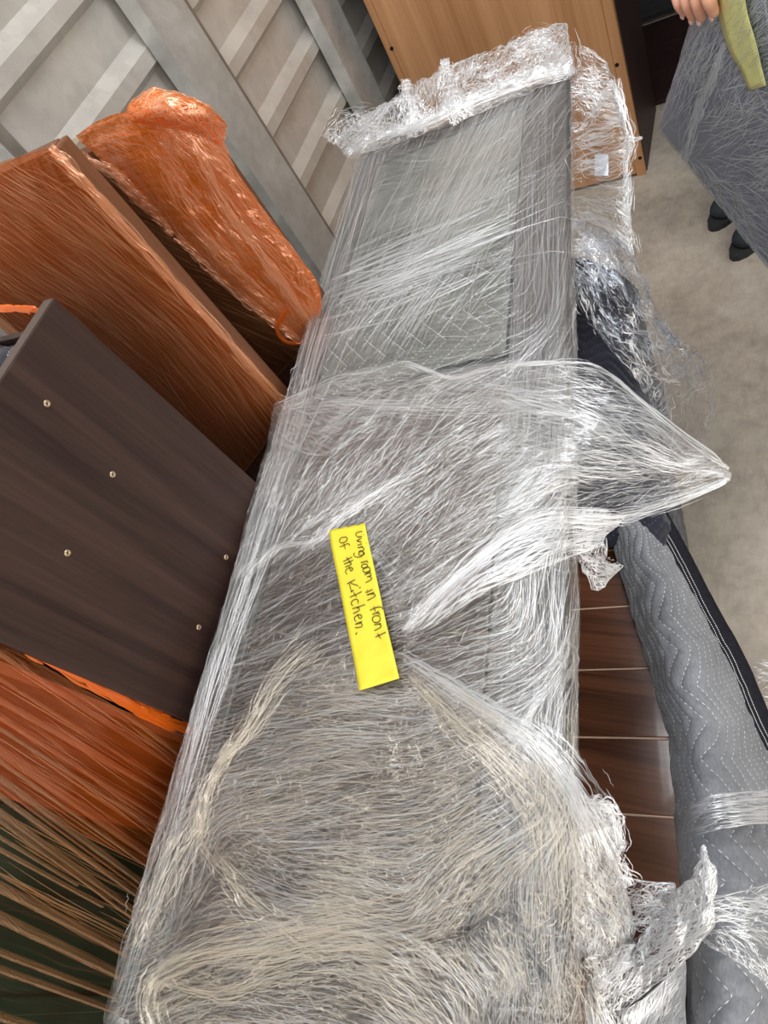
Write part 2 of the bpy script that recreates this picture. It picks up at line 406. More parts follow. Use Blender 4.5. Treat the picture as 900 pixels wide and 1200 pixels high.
def concrete():
    m, nt, out = newmat('worn concrete'); b = bsdf(nt, out, 0.75, 0, 0.3)
    t = nt.nodes.new('ShaderNodeTexCoord'); o = t.outputs['Object']
    n1 = noise_(nt, o, 2.2, 6, 0.62); n2 = noise_(nt, o, 22, 5, 0.7, 0.4); n3 = noise_(nt, mapping(nt, o, (120, 30, 1), (0, 0, 0.4)), 1.0, 3, 0.7)
    v = math_(nt, 'ADD', math_(nt, 'ADD', math_(nt, 'MULTIPLY', n1, 0.5), math_(nt, 'MULTIPLY', n2, 0.35)), math_(nt, 'MULTIPLY', n3, 0.15))
    nt.links.new(ramp(nt, v, [(0.36, (0.29, 0.25, 0.21)), (0.5, (0.43, 0.38, 0.32)), (0.64, (0.55, 0.50, 0.43))]), b.inputs['Base Color'])
    nt.links.new(bump_(nt, n2, 0.3, 0.002), b.inputs['Normal'])
    return m
MT['concrete'] = concrete()

W0 = (0.88, 0.90, 0.92)
MT['film_base'] = film('stretch film base layer', W0, 0.012, ((90, 4, 330, 0.57, 0.68, 0.22), (18, 4, 300, 0.58, 0.68, 0.22), (62, 4, 320, 0.59, 0.70, 0.2)), 0.25, 0.6, edge=0.12, patch=(5, 0.36, 0.62))
MT['film_second'] = film('stretch film second layer', (0.88, 0.88, 0.86), 0.01, ((30, 7, 300, 0.57, 0.68, 0.24), (-20, 8, 320, 0.58, 0.68, 0.2)), 0.25, 0.6, edge=0.12, patch=(7, 0.36, 0.6))
MT['film_loose'] = film('loose stretch film sheet', (0.90, 0.89, 0.87), 0.03, ((0, 5, 260, 0.56, 0.68, 0.26), (25, 9, 280, 0.57, 0.68, 0.22)), 0.22, 0.6, edge=0.2, patch=(8, 0.3, 0.55))
MT['film_crumple'] = film('crumpled stretch film', (0.90, 0.91, 0.94), 0.10, ((10, 12, 220, 0.56, 0.7, 0.25),), 0.16, 0.35, crease=0.05, edge=0.3, patch=(12, 0.3, 0.6))
MT['film_clear'] = film('clear plastic film', (0.88, 0.90, 0.94), 0.03, ((60, 10, 130, 0.58, 0.74, 0.15),), 0.12, 0.25, crease=0.05, edge=0.12, patch=(12, 0.35, 0.65))
MT['film_grey'] = film('film over grey bundle', (0.76, 0.84, 1.0), 0.22, ((70, 4, 170, 0.54, 0.68, 0.32), (-35, 5, 190, 0.56, 0.68, 0.30), (15, 5, 200, 0.57, 0.68, 0.28)), 0.2, 0.5, patch=(5, 0.36, 0.6))
OR = (1.0, 0.27, 0.04)
MT['film_orange'] = film('orange stretch film', OR, 0.20, ((0, 3, 160, 0.52, 0.68, 0.22), (8, 4, 120, 0.55, 0.68, 0.2)), 0.15, 0.6, tint=(1.0, 0.62, 0.42), edge=0.3, patch=(6, 0.36, 0.65))
MT['film_orange_dense'] = film('layered orange stretch film', (1.0, 0.25, 0.025), 0.55, ((0, 5, 190, 0.50, 0.66, 0.4),), 0.13, 0.6, tint=(1.0, 0.5, 0.3), crease=0.12, edge=0.5, patch=(8, 0.3, 0.6))
MT['film_orange_rope'] = film('bunched orange stretch film', (1.0, 0.22, 0.02), 0.85, ((0, 5, 190, 0.50, 0.66, 0.1),), 0.18, 0.75, tint=(1.0, 0.4, 0.2), patch=(8, 0.3, 0.6))
MT['film_smoke'] = film('brown tinted film strands', (0.45, 0.24, 0.12), 0.05, ((0, 2.5, 120, 0.54, 0.68, 0.15),), 0.15, 0.6, tint=(0.9, 0.8, 0.7), patch=(4, 0.3, 0.6))
MT['wr_white'] = strandmat('white film wrinkles', (0.85, 0.86, 0.87), 0.36)
MT['wr_warm'] = strandmat('warm reflection film wrinkles', (0.80, 0.71, 0.58), 0.38)  # reflection of warm surroundings put into the wrinkle colour
MT['wr_bright'] = strandmat('bright film folds', (0.93, 0.94, 0.96), 0.48, 0.22, 0.55)
MT['wr_border'] = strandmat('faint border wrinkles', (0.72, 0.74, 0.78), 0.28, 0.4, 0.8)
MT['wr_slab'] = strandmat('blue white film wrinkles', (0.88, 0.94, 1.0), 0.5, 0.3, 0.7)
MT['wr_orange'] = strandmat('orange film wrinkles', (1.0, 0.46, 0.22), 0.42, 0.2, 0.5)
MT['wr_tan'] = strandmat('tan film strands', (0.72, 0.38, 0.17), 0.45, 0.25, 0.6)
MT['wr_grey'] = strandmat('blue grey film wrinkles', (0.74, 0.79, 0.88), 0.38, 0.2, 0.5)

# ------------------------------------------------------------------ setting
def struct(o): o['kind'] = 'structure'; return o
XW = -1.30
struct(box('floor', (-1.7, -3.2, -0.12), (3.2, 4.7, 0.0), MT['concrete']))
# left wall: horizontal ribs, 0.172 m apart
prof = []
zc = 2.76; period = 0.1735; first = 1.385 + 8 * period
prof = [(XW, 2.8)]
z = first
while z > 0.06:
    if z < 2.75:
        prof += [(XW, z), (XW + 0.022, z - 0.030), (XW + 0.022, z - 0.062), (XW, z - 0.080)]
    z -= period
prof += [(XW, 0.0), (XW - 0.02, 0.0), (XW - 0.02, 2.8)]
struct(extrude_profile('wall_left', prof, -3.2, 4.7, MT['sheet_metal']))
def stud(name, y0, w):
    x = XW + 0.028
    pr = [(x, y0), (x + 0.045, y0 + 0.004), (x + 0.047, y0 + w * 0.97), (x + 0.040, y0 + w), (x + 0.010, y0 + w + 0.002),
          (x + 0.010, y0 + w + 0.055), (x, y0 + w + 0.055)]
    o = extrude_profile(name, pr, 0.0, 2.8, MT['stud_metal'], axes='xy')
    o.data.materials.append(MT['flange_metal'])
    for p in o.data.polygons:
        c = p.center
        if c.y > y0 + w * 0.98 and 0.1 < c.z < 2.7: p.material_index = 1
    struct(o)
for i, y0 in enumerate((-1.92, -1.245, -0.57, 0.105, 0.78, 1.457, 2.118, 2.79, 3.46)):
    stud('trim_%d' % (i + 1), y0, 0.15)
struct(box('wall_back', (-1.7, 4.6, 0), (3.2, 4.7, 2.8), MT['dark_grey']))
struct(box('shade_wall_right', (0.75, 2.75, 0), (0.85, 4.7, 2.8), MT['roof']))  # unseen wall added to keep light off the far floor
struct(box('shade_ceiling', (-1.7, 1.95, 2.8), (3.2, 4.7, 2.86), MT['roof']))  # unseen far section added overhead to darken the far end
struct(box('trim_10', (-1.7, 1.9, 2.62), (3.2, 1.98, 2.8), MT['stud_metal']))

# ------------------------------------------------------------------ surface helpers for film
def aw(mat_paths):   # resample px path
    return catmull(np.asarray(mat_paths, float), 40)
def cgrid(rows, fn):
    """rows of (px, py, h) -> control net of world points; fn(px, py, h)"""
    return np.array([[fn(*p) for p in r] for r in rows])
def bil(A, i, j):
    m, n = A.shape[:2]
    i = np.clip(i, 0, m - 1.001); j = np.clip(j, 0, n - 1.001)
    a = np.floor(i).astype(int); b = np.floor(j).astype(int); fi = (i - a)[..., None]; fj = (j - b)[..., None]
    return A[a, b] * (1 - fi) * (1 - fj) + A[a + 1, b] * fi * (1 - fj) + A[a, b + 1] * (1 - fi) * fj + A[a + 1, b + 1] * fi * fj
def angle_field(anchors, jitter=0.0):
    A = np.array([[a[0], a[1]] for a in anchors], float); th = np.radians([a[2] for a in anchors])
    def fn(P):
        d = ((P[..., None, :] - A) ** 2).sum(-1) + 300.0; w = d ** -1.6
        c = (w * np.cos(2 * th)).sum(-1); s = (w * np.sin(2 * th)).sum(-1)
        return 0.5 * np.arctan2(s, c)
    return fn
def streaks(G, count, ang, length, width, mat, name, parent, weight=None, lift=0.0015, k=7, jit=12, curl=10, kind='stuff', seed=0):
    """fine wrinkles laid on a film surface; ang(P px)->radians as seen in the photo, length in photo px, width in metres"""
    r = np.random.default_rng(100 + seed)
    Pj = proj(G); Ji = np.gradient(Pj, axis=0); Jj = np.gradient(Pj, axis=1); Nn = normals(G)
    m, n = G.shape[:2]
    area_ = np.abs(Ji[..., 0] * Jj[..., 1] - Ji[..., 1] * Jj[..., 0])
    pts = []
    tot = 0
    while tot < count:
        i = r.uniform(0, m - 1, count * 4); j = r.uniform(0, n - 1, count * 4)
        w = bil(area_[..., None], i, j)[:, 0] / area_.max()
        pxy = bil(Pj, i, j)
        if weight is not None: w = w * weight(pxy)
        inside = (pxy[:, 0] > -40) & (pxy[:, 0] < 940) & (pxy[:, 1] > -40) & (pxy[:, 1] < 1240)
        kk = (r.uniform(0, 1, len(w)) < w) & inside
        pts.append(np.stack([i[kk], j[kk]], 1)); tot += kk.sum()
        if kk.sum() == 0: break
    p = np.concatenate(pts)[:count]; K = len(p)
    L = length * r.lognormal(0, 0.45, K); jt = np.radians(r.normal(0, jit, K)); cu = np.radians(r.normal(0, curl, K))
    out = [p.copy()]
    cur = p.copy()
    base = ang(bil(Pj, p[:, 0], p[:, 1])) + jt
    for s in range(k - 1):
        P2 = bil(Pj, cur[:, 0], cur[:, 1])
        a = ang(P2) + jt + cu * (s / (k - 1) - 0.5) * 2
        d = np.stack([np.cos(a), -np.sin(a)], 1) * (L / (k - 1))[:, None]
        A_ = bil(Ji, cur[:, 0], cur[:, 1]); B_ = bil(Jj, cur[:, 0], cur[:, 1])
        det = A_[:, 0] * B_[:, 1] - A_[:, 1] * B_[:, 0]; det = np.where(np.abs(det) < 1e-6, 1e-6, det)
        di = (d[:, 0] * B_[:, 1] - d[:, 1] * B_[:, 0]) / det; dj = (A_[:, 0] * d[:, 1] - A_[:, 1] * d[:, 0]) / det
        cur = cur + np.stack([np.clip(di, -9, 9), np.clip(dj, -9, 9)], 1); cur[:, 0] = np.clip(cur[:, 0], 0, m - 1.01); cur[:, 1] = np.clip(cur[:, 1], 0, n - 1.01)
        out.append(cur.copy())
    Q = np.stack(out, 1)
    X = bil(G, Q[..., 0], Q[..., 1]) + bil(Nn, Q[..., 0], Q[..., 1]) * lift
    nn = bil(Nn, Q[..., 0], Q[..., 1])
    wd_ = width * r.lognormal(0, 0.4, K)
    return ribbons(X, wd_, nn, mat, name, parent, kind)
def bundle(paths_px, fn, spread, count, width, mat, name, parent, wander=2.0, seed=0, taper=0.3, kind='stuff', k=26, fade=False):
    """strands of film gathered along a fold; spread in px"""
    r = np.random.default_rng(500 + seed); P = catmull(np.asarray(paths_px, float), k)
    T = np.gradient(P[:, :2], axis=0); T /= np.linalg.norm(T, axis=1, keepdims=True); Nn = np.stack([-T[:, 1], T[:, 0]], 1)
    out = []
    sp = np.broadcast_to(np.asarray(spread, float), (len(np.atleast_1d(spread)),)); sp = np.interp(np.linspace(0, 1, k), np.linspace(0, 1, len(sp)), sp)
    count = int(count * 3.2)
    for c in range(count):
        o = r.normal(0, 0.5); ce = r.beta(1.5, 1.5) if fade else r.uniform(0, 1); ln = r.uniform(.025, .10); a0 = max(0.0, ce - ln); a1 = min(1.0, ce + ln)
        t = np.linspace(a0, a1, k) * (k - 1); i0 = np.clip(np.floor(t).astype(int), 0, k - 2); fr = (t - i0)[:, None]
        q = P[i0] * (1 - fr) + P[i0 + 1] * fr; nn = Nn[i0]; s_ = sp[i0]
        wv = vnoise(np.stack([t * 0.45, np.full(k, c * 7.7)], 1), seed) * wander * 1.3
        xy = q[:, :2] + nn * ((o * s_) + wv)[:, None]
        h = q[:, 2] + np.exp(-(o * 2) ** 2) * 0.002 + r.uniform(0, 0.002)
        out.append([fn(x, y, hh) for (x, y), hh in zip(xy, h)])
    X = np.array(out); nr = CAM - X; nr /= np.linalg.norm(nr, axis=-1, keepdims=True)
    return ribbons(X, width * r.lognormal(0, 0.4, count), nr, mat, name, parent, kind)
def poly_mask(poly):
    poly = np.asarray(poly, float)
    def fn(P):
        x, y = P[..., 0], P[..., 1]; ins = np.zeros(x.shape, bool); n = len(poly); j = n - 1
        for i in range(n):
            xi, yi = poly[i]; xj, yj = poly[j]
            c = ((yi > y) != (yj > y)) & (x < (xj - xi) * (y - yi) / (yj - yi + 1e-9) + xi)
            ins ^= c; j = i
        return ins
    return fn

# ------------------------------------------------------------------ wrapped cabinet lying on its back
L_FAR = loc(pp(540, 134))[1]; L_NEAR = loc(pp(110, 1195))[1] - 0.005
W_L = float(np.mean([loc(pp(*p))[0] for p in [(120, 1160), (255, 710), (330, 470), (413, 190)]])) + 0.012
W_R = 0.0
print('panel', W_L, L_NEAR, L_FAR)
cab = thing('wrapped_cabinet', 'long dark wooden cabinet lying flat in clear stretch film with a yellow handwritten tape', 'cabinet', wor(W_L / 2, 0.2, -0.06))
fr = lambda p: wor(*p)
TH = 0.030
box('carcass', (W_L + 0.006, L_NEAR + 0.01, -TH), (W_R - 0.004, L_FAR - 0.004, -0.012), MT['panel_wood'], cab, fr, 0.004)
SW = 0.088
L_MID = loc(pp(500, 440))[1]
box('stile', (W_R - SW, L_NEAR + 0.02, -0.012), (W_R - 0.006, L_FAR - 0.006, -0.002), MT['frame_wood'], cab, fr, 0.003)
box('stile', (W_L + 0.008, L_NEAR + 0.02, -0.012), (W_L + 0.055, L_FAR - 0.006, -0.002), MT['frame_wood'], cab, fr, 0.003)
box('rail', (W_L + 0.055, L_FAR - 0.06, -0.012), (W_R - SW, L_FAR - 0.006, -0.002), MT['frame_wood'], cab, fr, 0.003)
box('rail', (W_L + 0.055, L_MID - 0.05, -0.012), (W_R - SW, L_MID, -0.002), MT['frame_wood'], cab, fr, 0.003)
box('glass_panel', (W_L + 0.055, L_MID, -0.012), (W_R - SW, L_FAR - 0.06, -0.009), MT['glass'], cab, fr, 0.0)
box('door', (W_L + 0.058, L_NEAR + 0.03, -0.012), (W_R - SW - 0.003, L_MID - 0.052, -0.005), MT['panel_wood'], cab, fr, 0.002)

def zig_lines(u0, u1, v0, v1, step, amp, wave, k=6):
    """moving-blanket chevrons: zig-zag lines running along v, repeated along u"""
    out = []
    for u in np.arange(u0 - amp, u1 + amp, step):
        vs = np.arange(v0, v1 + 1e-6, wave / 2); pts = []
        for q, v in enumerate(vs): pts.append((u + (amp if q % 2 else 0), v))
        out.append(np.array(pts))
    return out
def zig_dist(UV, step, amp, wave):
    u, v = UV[..., 0], UV[..., 1]
    t = (v / (wave / 2)) % 2; tri = np.where(t < 1, t, 2 - t)
    ph = ((u - amp * tri) / step) % 1.0
    return np.abs(ph - 0.5) * 2           # 1 on the seam, 0 between
def quilt(name, C, m, n, mat, parent, thread, step=0.024, amp=0.045, wave=0.11, puff=0.0035, wr=0.004, fr_=9, seed=0, sw=0.0009, dash=0.006, swap=False, thick=0.0024):
    """quilted sheet with real puffs between its seams, and the stitches as raised thread"""
    def dsp(G, UV):
        Uq = UV[..., ::-1] if swap else UV
        d = zig_dist(Uq, step, amp, wave)
        return puff * (1 - d ** 3) + wr * ridge(UV * fr_, 4, seed) * 0.8 + 0.5 * wr * fbm(UV * 40, 3, seed + 5)
    o, G, UV = sheet(name, C, m, n, mat, parent, dsp, thick=thick)
    # stitches: resample surface by uv
    us = UV[0, :, 0]; vs = UV[:, 0, 1]; Nn = normals(G)
    paths = []; nrm = []
    uA, uB, vA, vB = us[0], us[-1], vs[0], vs[-1]
    if swap: uA, uB, vA, vB = vA, vB, uA, uB
    # dist==1 where (u-amp*tri)/step frac = 0
    for kk in range(int((uA - amp) / step) - 1, int(uB / step) + 2):
        t = np.arange(vA, vB, dash)
        for q in range(0, len(t)):
            v0 = t[q]; v1 = v0 + dash * 0.62
            pts = []
            for v in (v0, v1):
                tt = (v / (wave / 2)) % 2; tri = tt if tt < 1 else 2 - tt
                u = kk * step + amp * tri
                pts.append((u, v))
            (ua, va), (ub, vb) = pts
            if min(ua, ub) < uA or max(ua, ub) > uB or v1 > vB: continue
            if swap: ua, va, ub, vb = va, ua, vb, ub
            paths.append(((ua, va), (ub, vb)))
    if paths:
        A = np.array(paths); tt = np.linspace(0, 1, 3)[None, :, None]; Q = A[:, :1] * (1 - tt) + A[:, 1:] * tt
        j = np.interp(Q[..., 0], us, np.arange(len(us))); i = np.interp(Q[..., 1], vs, np.arange(len(vs)))
        X = bil(G, i, j) + bil(Nn, i, j) * (thick / 2 + 0.0007)
        st = ribbons(X, np.full(len(X), sw), bil(Nn, i, j), thread, 'stitching', o if parent is None or parent.parent is None else parent)
    return o, G, UV

# quilted pad under the film, between the frame members
L_QF = loc(pp(500, 318))[1]
bk = box('reflection_board', (W_L + 0.058, L_QF - 0.02, -0.009), (W_R - SW - 0.004, L_FAR - 0.062, -0.0065), MT['reflection'], cab, fr, 0.001); bk['label'] = 'grey green backing board'  # reflection in the glass painted as a blotchy matte board
qc = [[wor(w, l, -0.0035) for w in np.linspace(W_L + 0.06, W_R - SW - 0.004, 5)] for l in np.linspace(L_MID + 0.01, L_QF, 5)]
quilt('quilted_pad', qc, 160, 80, MT['olive_quilt'], cab, MT['thread'], 0.036, 0.05, 0.12, 0.003, 0.002, 7, 3, 0.0013, thick=0)

# base layers of film: wrap over the top and down the four sides
def shell_surface(off, m, n, seed):
    ws = np.array([W_L + 0.01, W_L - 0.0, W_L, W_L + 0.004, W_L + 0.02, W_L * 0.66, W_L * 0.33, W_R - 0.02, W_R - 0.004, W_R + 0.001, W_R + 0.0, W_R - 0.006])
    hs = np.array([-TH - 0.006, -TH, -0.02, -0.004, 0, 0, 0, 0, -0.003, -0.012, -TH, -TH - 0.006])
    q = np.interp(np.linspace(0, 1, n), [0, .04, .07, .1, .14, .38, .62, .86, .9, .93, .97, 1.0], np.arange(12))
    i = np.arange(12)
    w = np.interp(q, i, ws); h = np.interp(q, i, hs)
    ls = np.linspace(L_NEAR - 0.004, L_FAR + 0.01, m)
    Wg, Lg = np.meshgrid(w, ls); Hg = np.broadcast_to(h, Wg.shape).copy()
    side = np.clip(np.abs(Wg - (W_L + W_R) / 2) / abs(W_L) * 2, 0, 1) ** 8
    ed = np.minimum(Lg - ls[0], ls[-1] - Lg); Hg = Hg - 0.012 * np.exp(-(ed / 0.008))
    uv = np.stack([Wg * 6, Lg * 6], -1)
    Hg = Hg + off + 0.0012 * fbm(uv * 1.5, 3, seed) * (1 - side)
    Wg = Wg + np.sign(Wg - W_L / 2) * side * (off * 0.6 + 0.002 * fbm(uv[..., ::-1] * 1.2, 3, seed + 9))
    return wor(Wg, Lg, Hg), np.stack([Wg, Lg], -1)
for q, (off, mt) in enumerate(((0.0035, 'film_base'), (0.007, 'film_second'))):
    G, UV = shell_surface(off, 220, 90, 40 + q)
    o = mesh('stretch_film', G.reshape(-1, 3), grid_faces(*G.shape[:2]), MT[mt], cab, True, UV.reshape(-1, 2))
GT, _ = shell_surface(0.008, 240, 100, 41)

AN = [(360, 420, 75), (400, 250, 68), (340, 440, 75), (500, 230, 22), (440, 320, 20), (560, 300, 18), (540, 190, 28), (470, 190, -4), (600, 150, 40), (520, 400, 4),
      (450, 430, 2), (630, 300, 89), (630, 500, 89), (640, 700, 88), (645, 900, 89), (640, 1100, 88),
      (360, 480, -28), (330, 540, 55), (400, 520, 45), (470, 500, 60), (500, 570, 40), (420, 600, 40), (560, 540, 25), (560, 620, 30), (300, 650, 40),
      (330, 740, 30), (420, 720, 20), (520, 700, 35), (550, 760, 15), (250, 800, 18), (330, 830, 8), (430, 830, -2), (540, 850, 20), (230, 860, 14),
      (200, 950, 30), (330, 930, 12), (440, 950, 8), (560, 960, 30), (180, 1050, 72), (210, 1000, 75), (300, 1040, -22), (420, 1040, -12), (520, 1060, 50),
      (150, 1130, 30), (250, 1130, 30), (350, 1120, 18), (400, 1170, -20), (300, 1190, -12), (480, 1150, -38), (560, 1130, -50), (590, 1180, 85), (130, 1170, 40)]
af = angle_field(AN)
def dens(P):
    x, y = P[..., 0], P[..., 1]
    d = 0.45 + 0.5 * vnoise(P / 55.0, 91)
    d = np.where(y > 440, d + 0.15, d)
    return np.clip(d, 0.04, 1)
streaks(GT, 6500, af, 34, 0.0005, MT['wr_white'], 'film_wrinkles', cab, dens, jit=9, curl=8, seed=1)
streaks(GT, 4500, af, 20, 0.00042, MT['wr_warm'], 'film_wrinkles', cab, lambda P: dens(P) * (P[..., 1] > 440), jit=24, curl=6, seed=2)
streaks(GT, 10000, af, 8, 0.00042, MT['wr_warm'], 'film_wrinkles', cab, lambda P: dens(P) * (P[..., 1] > 440), jit=42, curl=14, seed=8, k=4)
streaks(GT, 1500, af, 90, 0.0008, MT['wr_white'], 'film_wrinkles', cab, lambda P: dens(P) * 0.8, jit=6, curl=5, seed=3)
streaks(GT, 420, lambda P: np.full(P.shape[:-1], math.radians(20.0)), 80, 0.0014, MT['wr_bright'], 'film_wrinkles', cab,
        lambda P: np.exp(-((P[..., 0] - 430) / 70.0) ** 2 - ((P[..., 1] - 330 + (P[..., 0] - 430) * 0.36) / 32.0) ** 2), jit=4, curl=4, seed=4)
streaks(GT, 700, lambda P: np.full(P.shape[:-1], math.radians(62.0)), 110, 0.001, MT['wr_white'], 'film_wrinkles', cab,
        lambda P: ((P[..., 1] < 430) & (P[..., 1] > 150)) * np.exp(-((P[..., 0] - 500 + (P[..., 1] - 300) * 0.5) / 50.0) ** 2), jit=7, curl=4, seed=5)
streaks(GT, 520, lambda P: np.full(P.shape[:-1], math.radians(89.0)), 150, 0.0005, MT['wr_border'], 'film_wrinkles', cab,
        lambda P: 1.0 * (P[..., 0] > 588) * (P[..., 0] < 656), jit=1.5, curl=2, seed=6)
streaks(GT, 900, lambda P: np.full(P.shape[:-1], math.radians(73.0)), 120, 0.0009, MT['wr_white'], 'film_wrinkles', cab,
        lambda P: 1.0 * (P[..., 0] < 478 - 0.302 * (P[..., 1] - 0) + 30) , jit=3, curl=3, seed=7)

# folds: film gathered along ridges on top of the cabinet
HF = lambda x, y, h: pp(x, y, 0.009 + h)
folds = [
    ([(278, 678, 0.002), (300, 662, 0.006), (330, 640, 0.010), (370, 632, 0.006), (400, 605, 0.006), (450, 575, 0.004), (510, 545, 0)], (5, 5, 6, 14), 120, 'wr_white'),
    ([(330, 640, 0.004), (365, 610, 0.006), (420, 585, 0.004), (470, 560, 0)], (5, 8, 14), 60, 'wr_white'),
    ([(232, 985, 0.004), (238, 940, 0.010), (262, 890, 0.008), (295, 850, 0.005), (325, 800, 0.003), (372, 755, 0)], (12, 9, 14, 22), 170, 'wr_warm'),
    ([(160, 1110, 0), (178, 1060, 0.004), (205, 1000, 0.006), (228, 960, 0.006), (245, 900, 0.002)], (6, 22, 22, 14), 110, 'wr_warm'),
    ([(232, 975, 0.004), (262, 1020, 0.008), (300, 1060, 0.006), (345, 1095, 0.003), (390, 1120, 0)], (12, 16, 26, 34), 120, 'wr_warm'),
    ([(185, 1230, 0.006), (172, 1180, 0.008), (185, 1145, 0.012), (235, 1120, 0.014), (300, 1110, 0.010), (370, 1095, 0.006), (450, 1085, 0), (540, 1060, 0)], (16, 12, 20, 26, 44, 56), 210, 'wr_warm'),
    ([(190, 1150, 0.004), (260, 1165, 0.006), (330, 1140, 0.006), (420, 1130, 0.004), (520, 1150, 0)], (10, 16, 40, 60), 120, 'wr_warm'),
    ([(470, 768, 0.002), (520, 800, 0.006), (580, 838, 0.008), (630, 872, 0.008), (665, 915, 0.006), (690, 960, 0), (712, 1010, -0.02)], (8, 14, 20, 26, 34), 320, 'wr_white'),
    ([(480, 790, 0.002), (540, 850, 0.006), (600, 900, 0.004), (640, 960, 0.0), (650, 1060, 0)], (10, 30, 44, 50), 220, 'wr_warm'),
    ([(362, 425, 0.0), (352, 460, 0), (332, 478, 0.002)], (12, 20), 20, 'wr_white'),
    ([(325, 480, 0.004), (380, 472, 0.010), (450, 474, 0.012), (540, 478, 0.010), (640, 482, 0.008)], (8, 10, 12, 12), 120, 'wr_white'),
]
for q, (pth, sp, cnt, mt) in enumerate(folds):
    bundle(pth, HF, sp, int(cnt * 0.62), 0.0007, MT[mt], 'film_fold', cab, wander=3.0, seed=q, fade=True)

# loose sheet crossing the middle and standing out past the right edge
PW = lambda x, y, h: pp(x, y, h)
rows = [
    [(322, 474, .012), (400, 440, .030), (470, 427, .045), (530, 442, .030), (600, 428, .045), (690, 427, .040), (745, 465, .015), (800, 510, -.01), (852, 548, -.04)],
    [(318, 490, .014), (400, 468, .020), (470, 458, .022), (530, 465, .020), (600, 458, .028), (682, 462, .030), (740, 490, .010), (796, 522, -.02), (853, 552, -.04)],
    [(314, 520, .014), (380, 520, .016), (450, 520, .016), (520, 520, .020), (590, 520, .022), (670, 525, .026), (730, 540, .0), (790, 548, -.03), (853, 556, -.045)],
    [(298, 575, .014), (360, 580, .014), (430, 588, .014), (500, 600, .018), (570, 588, .022), (640, 575, .020), (700, 580, -.01), (780, 575, -.04), (850, 560, -.05)],
    [(270, 684, .013), (335, 660, .013), (400, 650, .012), (472, 738, .012), (522, 690, .016), (572, 650, .018), (640, 610, .008), (740, 602, -.03), (846, 563, -.05)]]
o, G1, UV1 = sheet('loose_film_sheet', cgrid(rows, PW), 130, 260, MT['film_loose'], cab, lambda G, UV: 0.0035 * ridge(UV * np.array([9, 26]), 4, 3) + 0.0015 * ridge(UV * 70, 2, 8))
AN2 = angle_field([(360, 500, -35), (420, 480, 2), (500, 470, 3), (600, 460, 0), (700, 470, -12), (780, 520, -35), (700, 540, -4), (640, 510, -8), (800, 560, 20), (720, 585, 18), (620, 590, 30), (540, 650, 38),
                   (500, 560, 55), (430, 540, 55), (340, 560, 55), (300, 640, 40), (560, 540, 25), (400, 620, 40)])
streaks(G1, 5000, AN2, 20, 0.0005, MT['wr_white'], 'film_wrinkles', cab, lambda P: np.clip(0.55 + 0.6 * vnoise(P / 30, 5), 0.05, 1), jit=16, curl=6, seed=11)
streaks(G1, 450, AN2, 60, 0.0007, MT['wr_white'], 'film_wrinkles', cab, lambda P: (P[..., 0] > 560) * np.clip(0.5 + vnoise(P / 26, 15), 0, 1), jit=9, curl=10, seed=12)
PF = lambda x, y, h: pp(x, y, h)
edges = [
    ([(322, 476, .014), (360, 458, .022), (400, 440, .033), (432, 436, .04), (470, 426, .048), (500, 434, .04), (530, 443, .033), (565, 434, .04), (600, 427, .048), (650, 424, .046), (690, 426, .043), (722, 444, .03), (745, 464, .018), (800, 509, -.008), (840, 538, -.03), (853, 551, -.04)], (3, 3, 4, 4), 46),
    ([(853, 552, -.04), (846, 564, -.05), (800, 584, -.045), (740, 603, -.03), (700, 606, -.01), (640, 606, .01), (590, 632, .018), (540, 672, .018), (500, 712, .014), (472, 740, .012)], (3, 6, 10, 12, 8, 4), 150),
    ([(560, 455, .03), (620, 470, .03), (690, 490, .02), (740, 520, .0), (800, 545, -.03), (850, 556, -.045)], (16, 20, 16, 4), 110),
]
for q, (pth, sp, cnt) in enumerate(edges):
    bundle(pth, PF, sp, int(cnt * 0.62), 0.0007, MT['wr_bright'], 'film_hem', cab, wander=2.0, seed=40 + q, k=40)
rows = [[(470, 744, .011), (560, 655, .018), (640, 612, .01), (735, 604, -.03)],
        [(475, 748, .012), (560, 680, .022), (640, 640, .012), (712, 625, -.03)],
        [(480, 752, .011), (565, 700, .016), (645, 662, .004), (705, 640, -.02)]]
o, G2, _ = sheet('loose_film_sheet', cgrid(rows, PF), 40, 120, MT['film_loose'], cab, lambda G, UV: 0.003 * ridge(UV * 30, 3, 13))
streaks(G2, 380, angle_field([(500, 720, 42), (600, 660, 30), (690, 625, 8)]), 50, 0.0009, MT['wr_bright'], 'film_wrinkles', cab, None, jit=8, seed=13)
rows = [[(672, 600, -.01), (695, 598, -.015), (716, 600, -.03)], [(672, 630, -.02), (695, 640, -.03), (708, 640, -.04)],
        [(680, 660, -.04), (694, 665, -.05), (708, 660, -.06)], [(690, 690, -.06), (700, 690, -.07), (725, 662, -.08)]]
o, G3, _ = sheet('torn_film_tail', cgrid(rows, PF), 60, 40, MT['film_crumple'], cab, lambda G, UV: 0.007 * ridge(UV * 45, 3, 23))
streaks(G3, 420, angle_field([(690, 610, 80), (690, 650, 85), (710, 665, -30)]), 20, 0.001, MT['wr_bright'], 'film_wrinkles', cab, None, jit=25, curl=30, seed=14)
bundle([(672, 640, -.01), (690, 655, -.03), (710, 664, -.05), (727, 664, -.07)], PF, (6, 8, 5), 40, 0.001, MT['wr_bright'], 'film_hem', cab, seed=45)

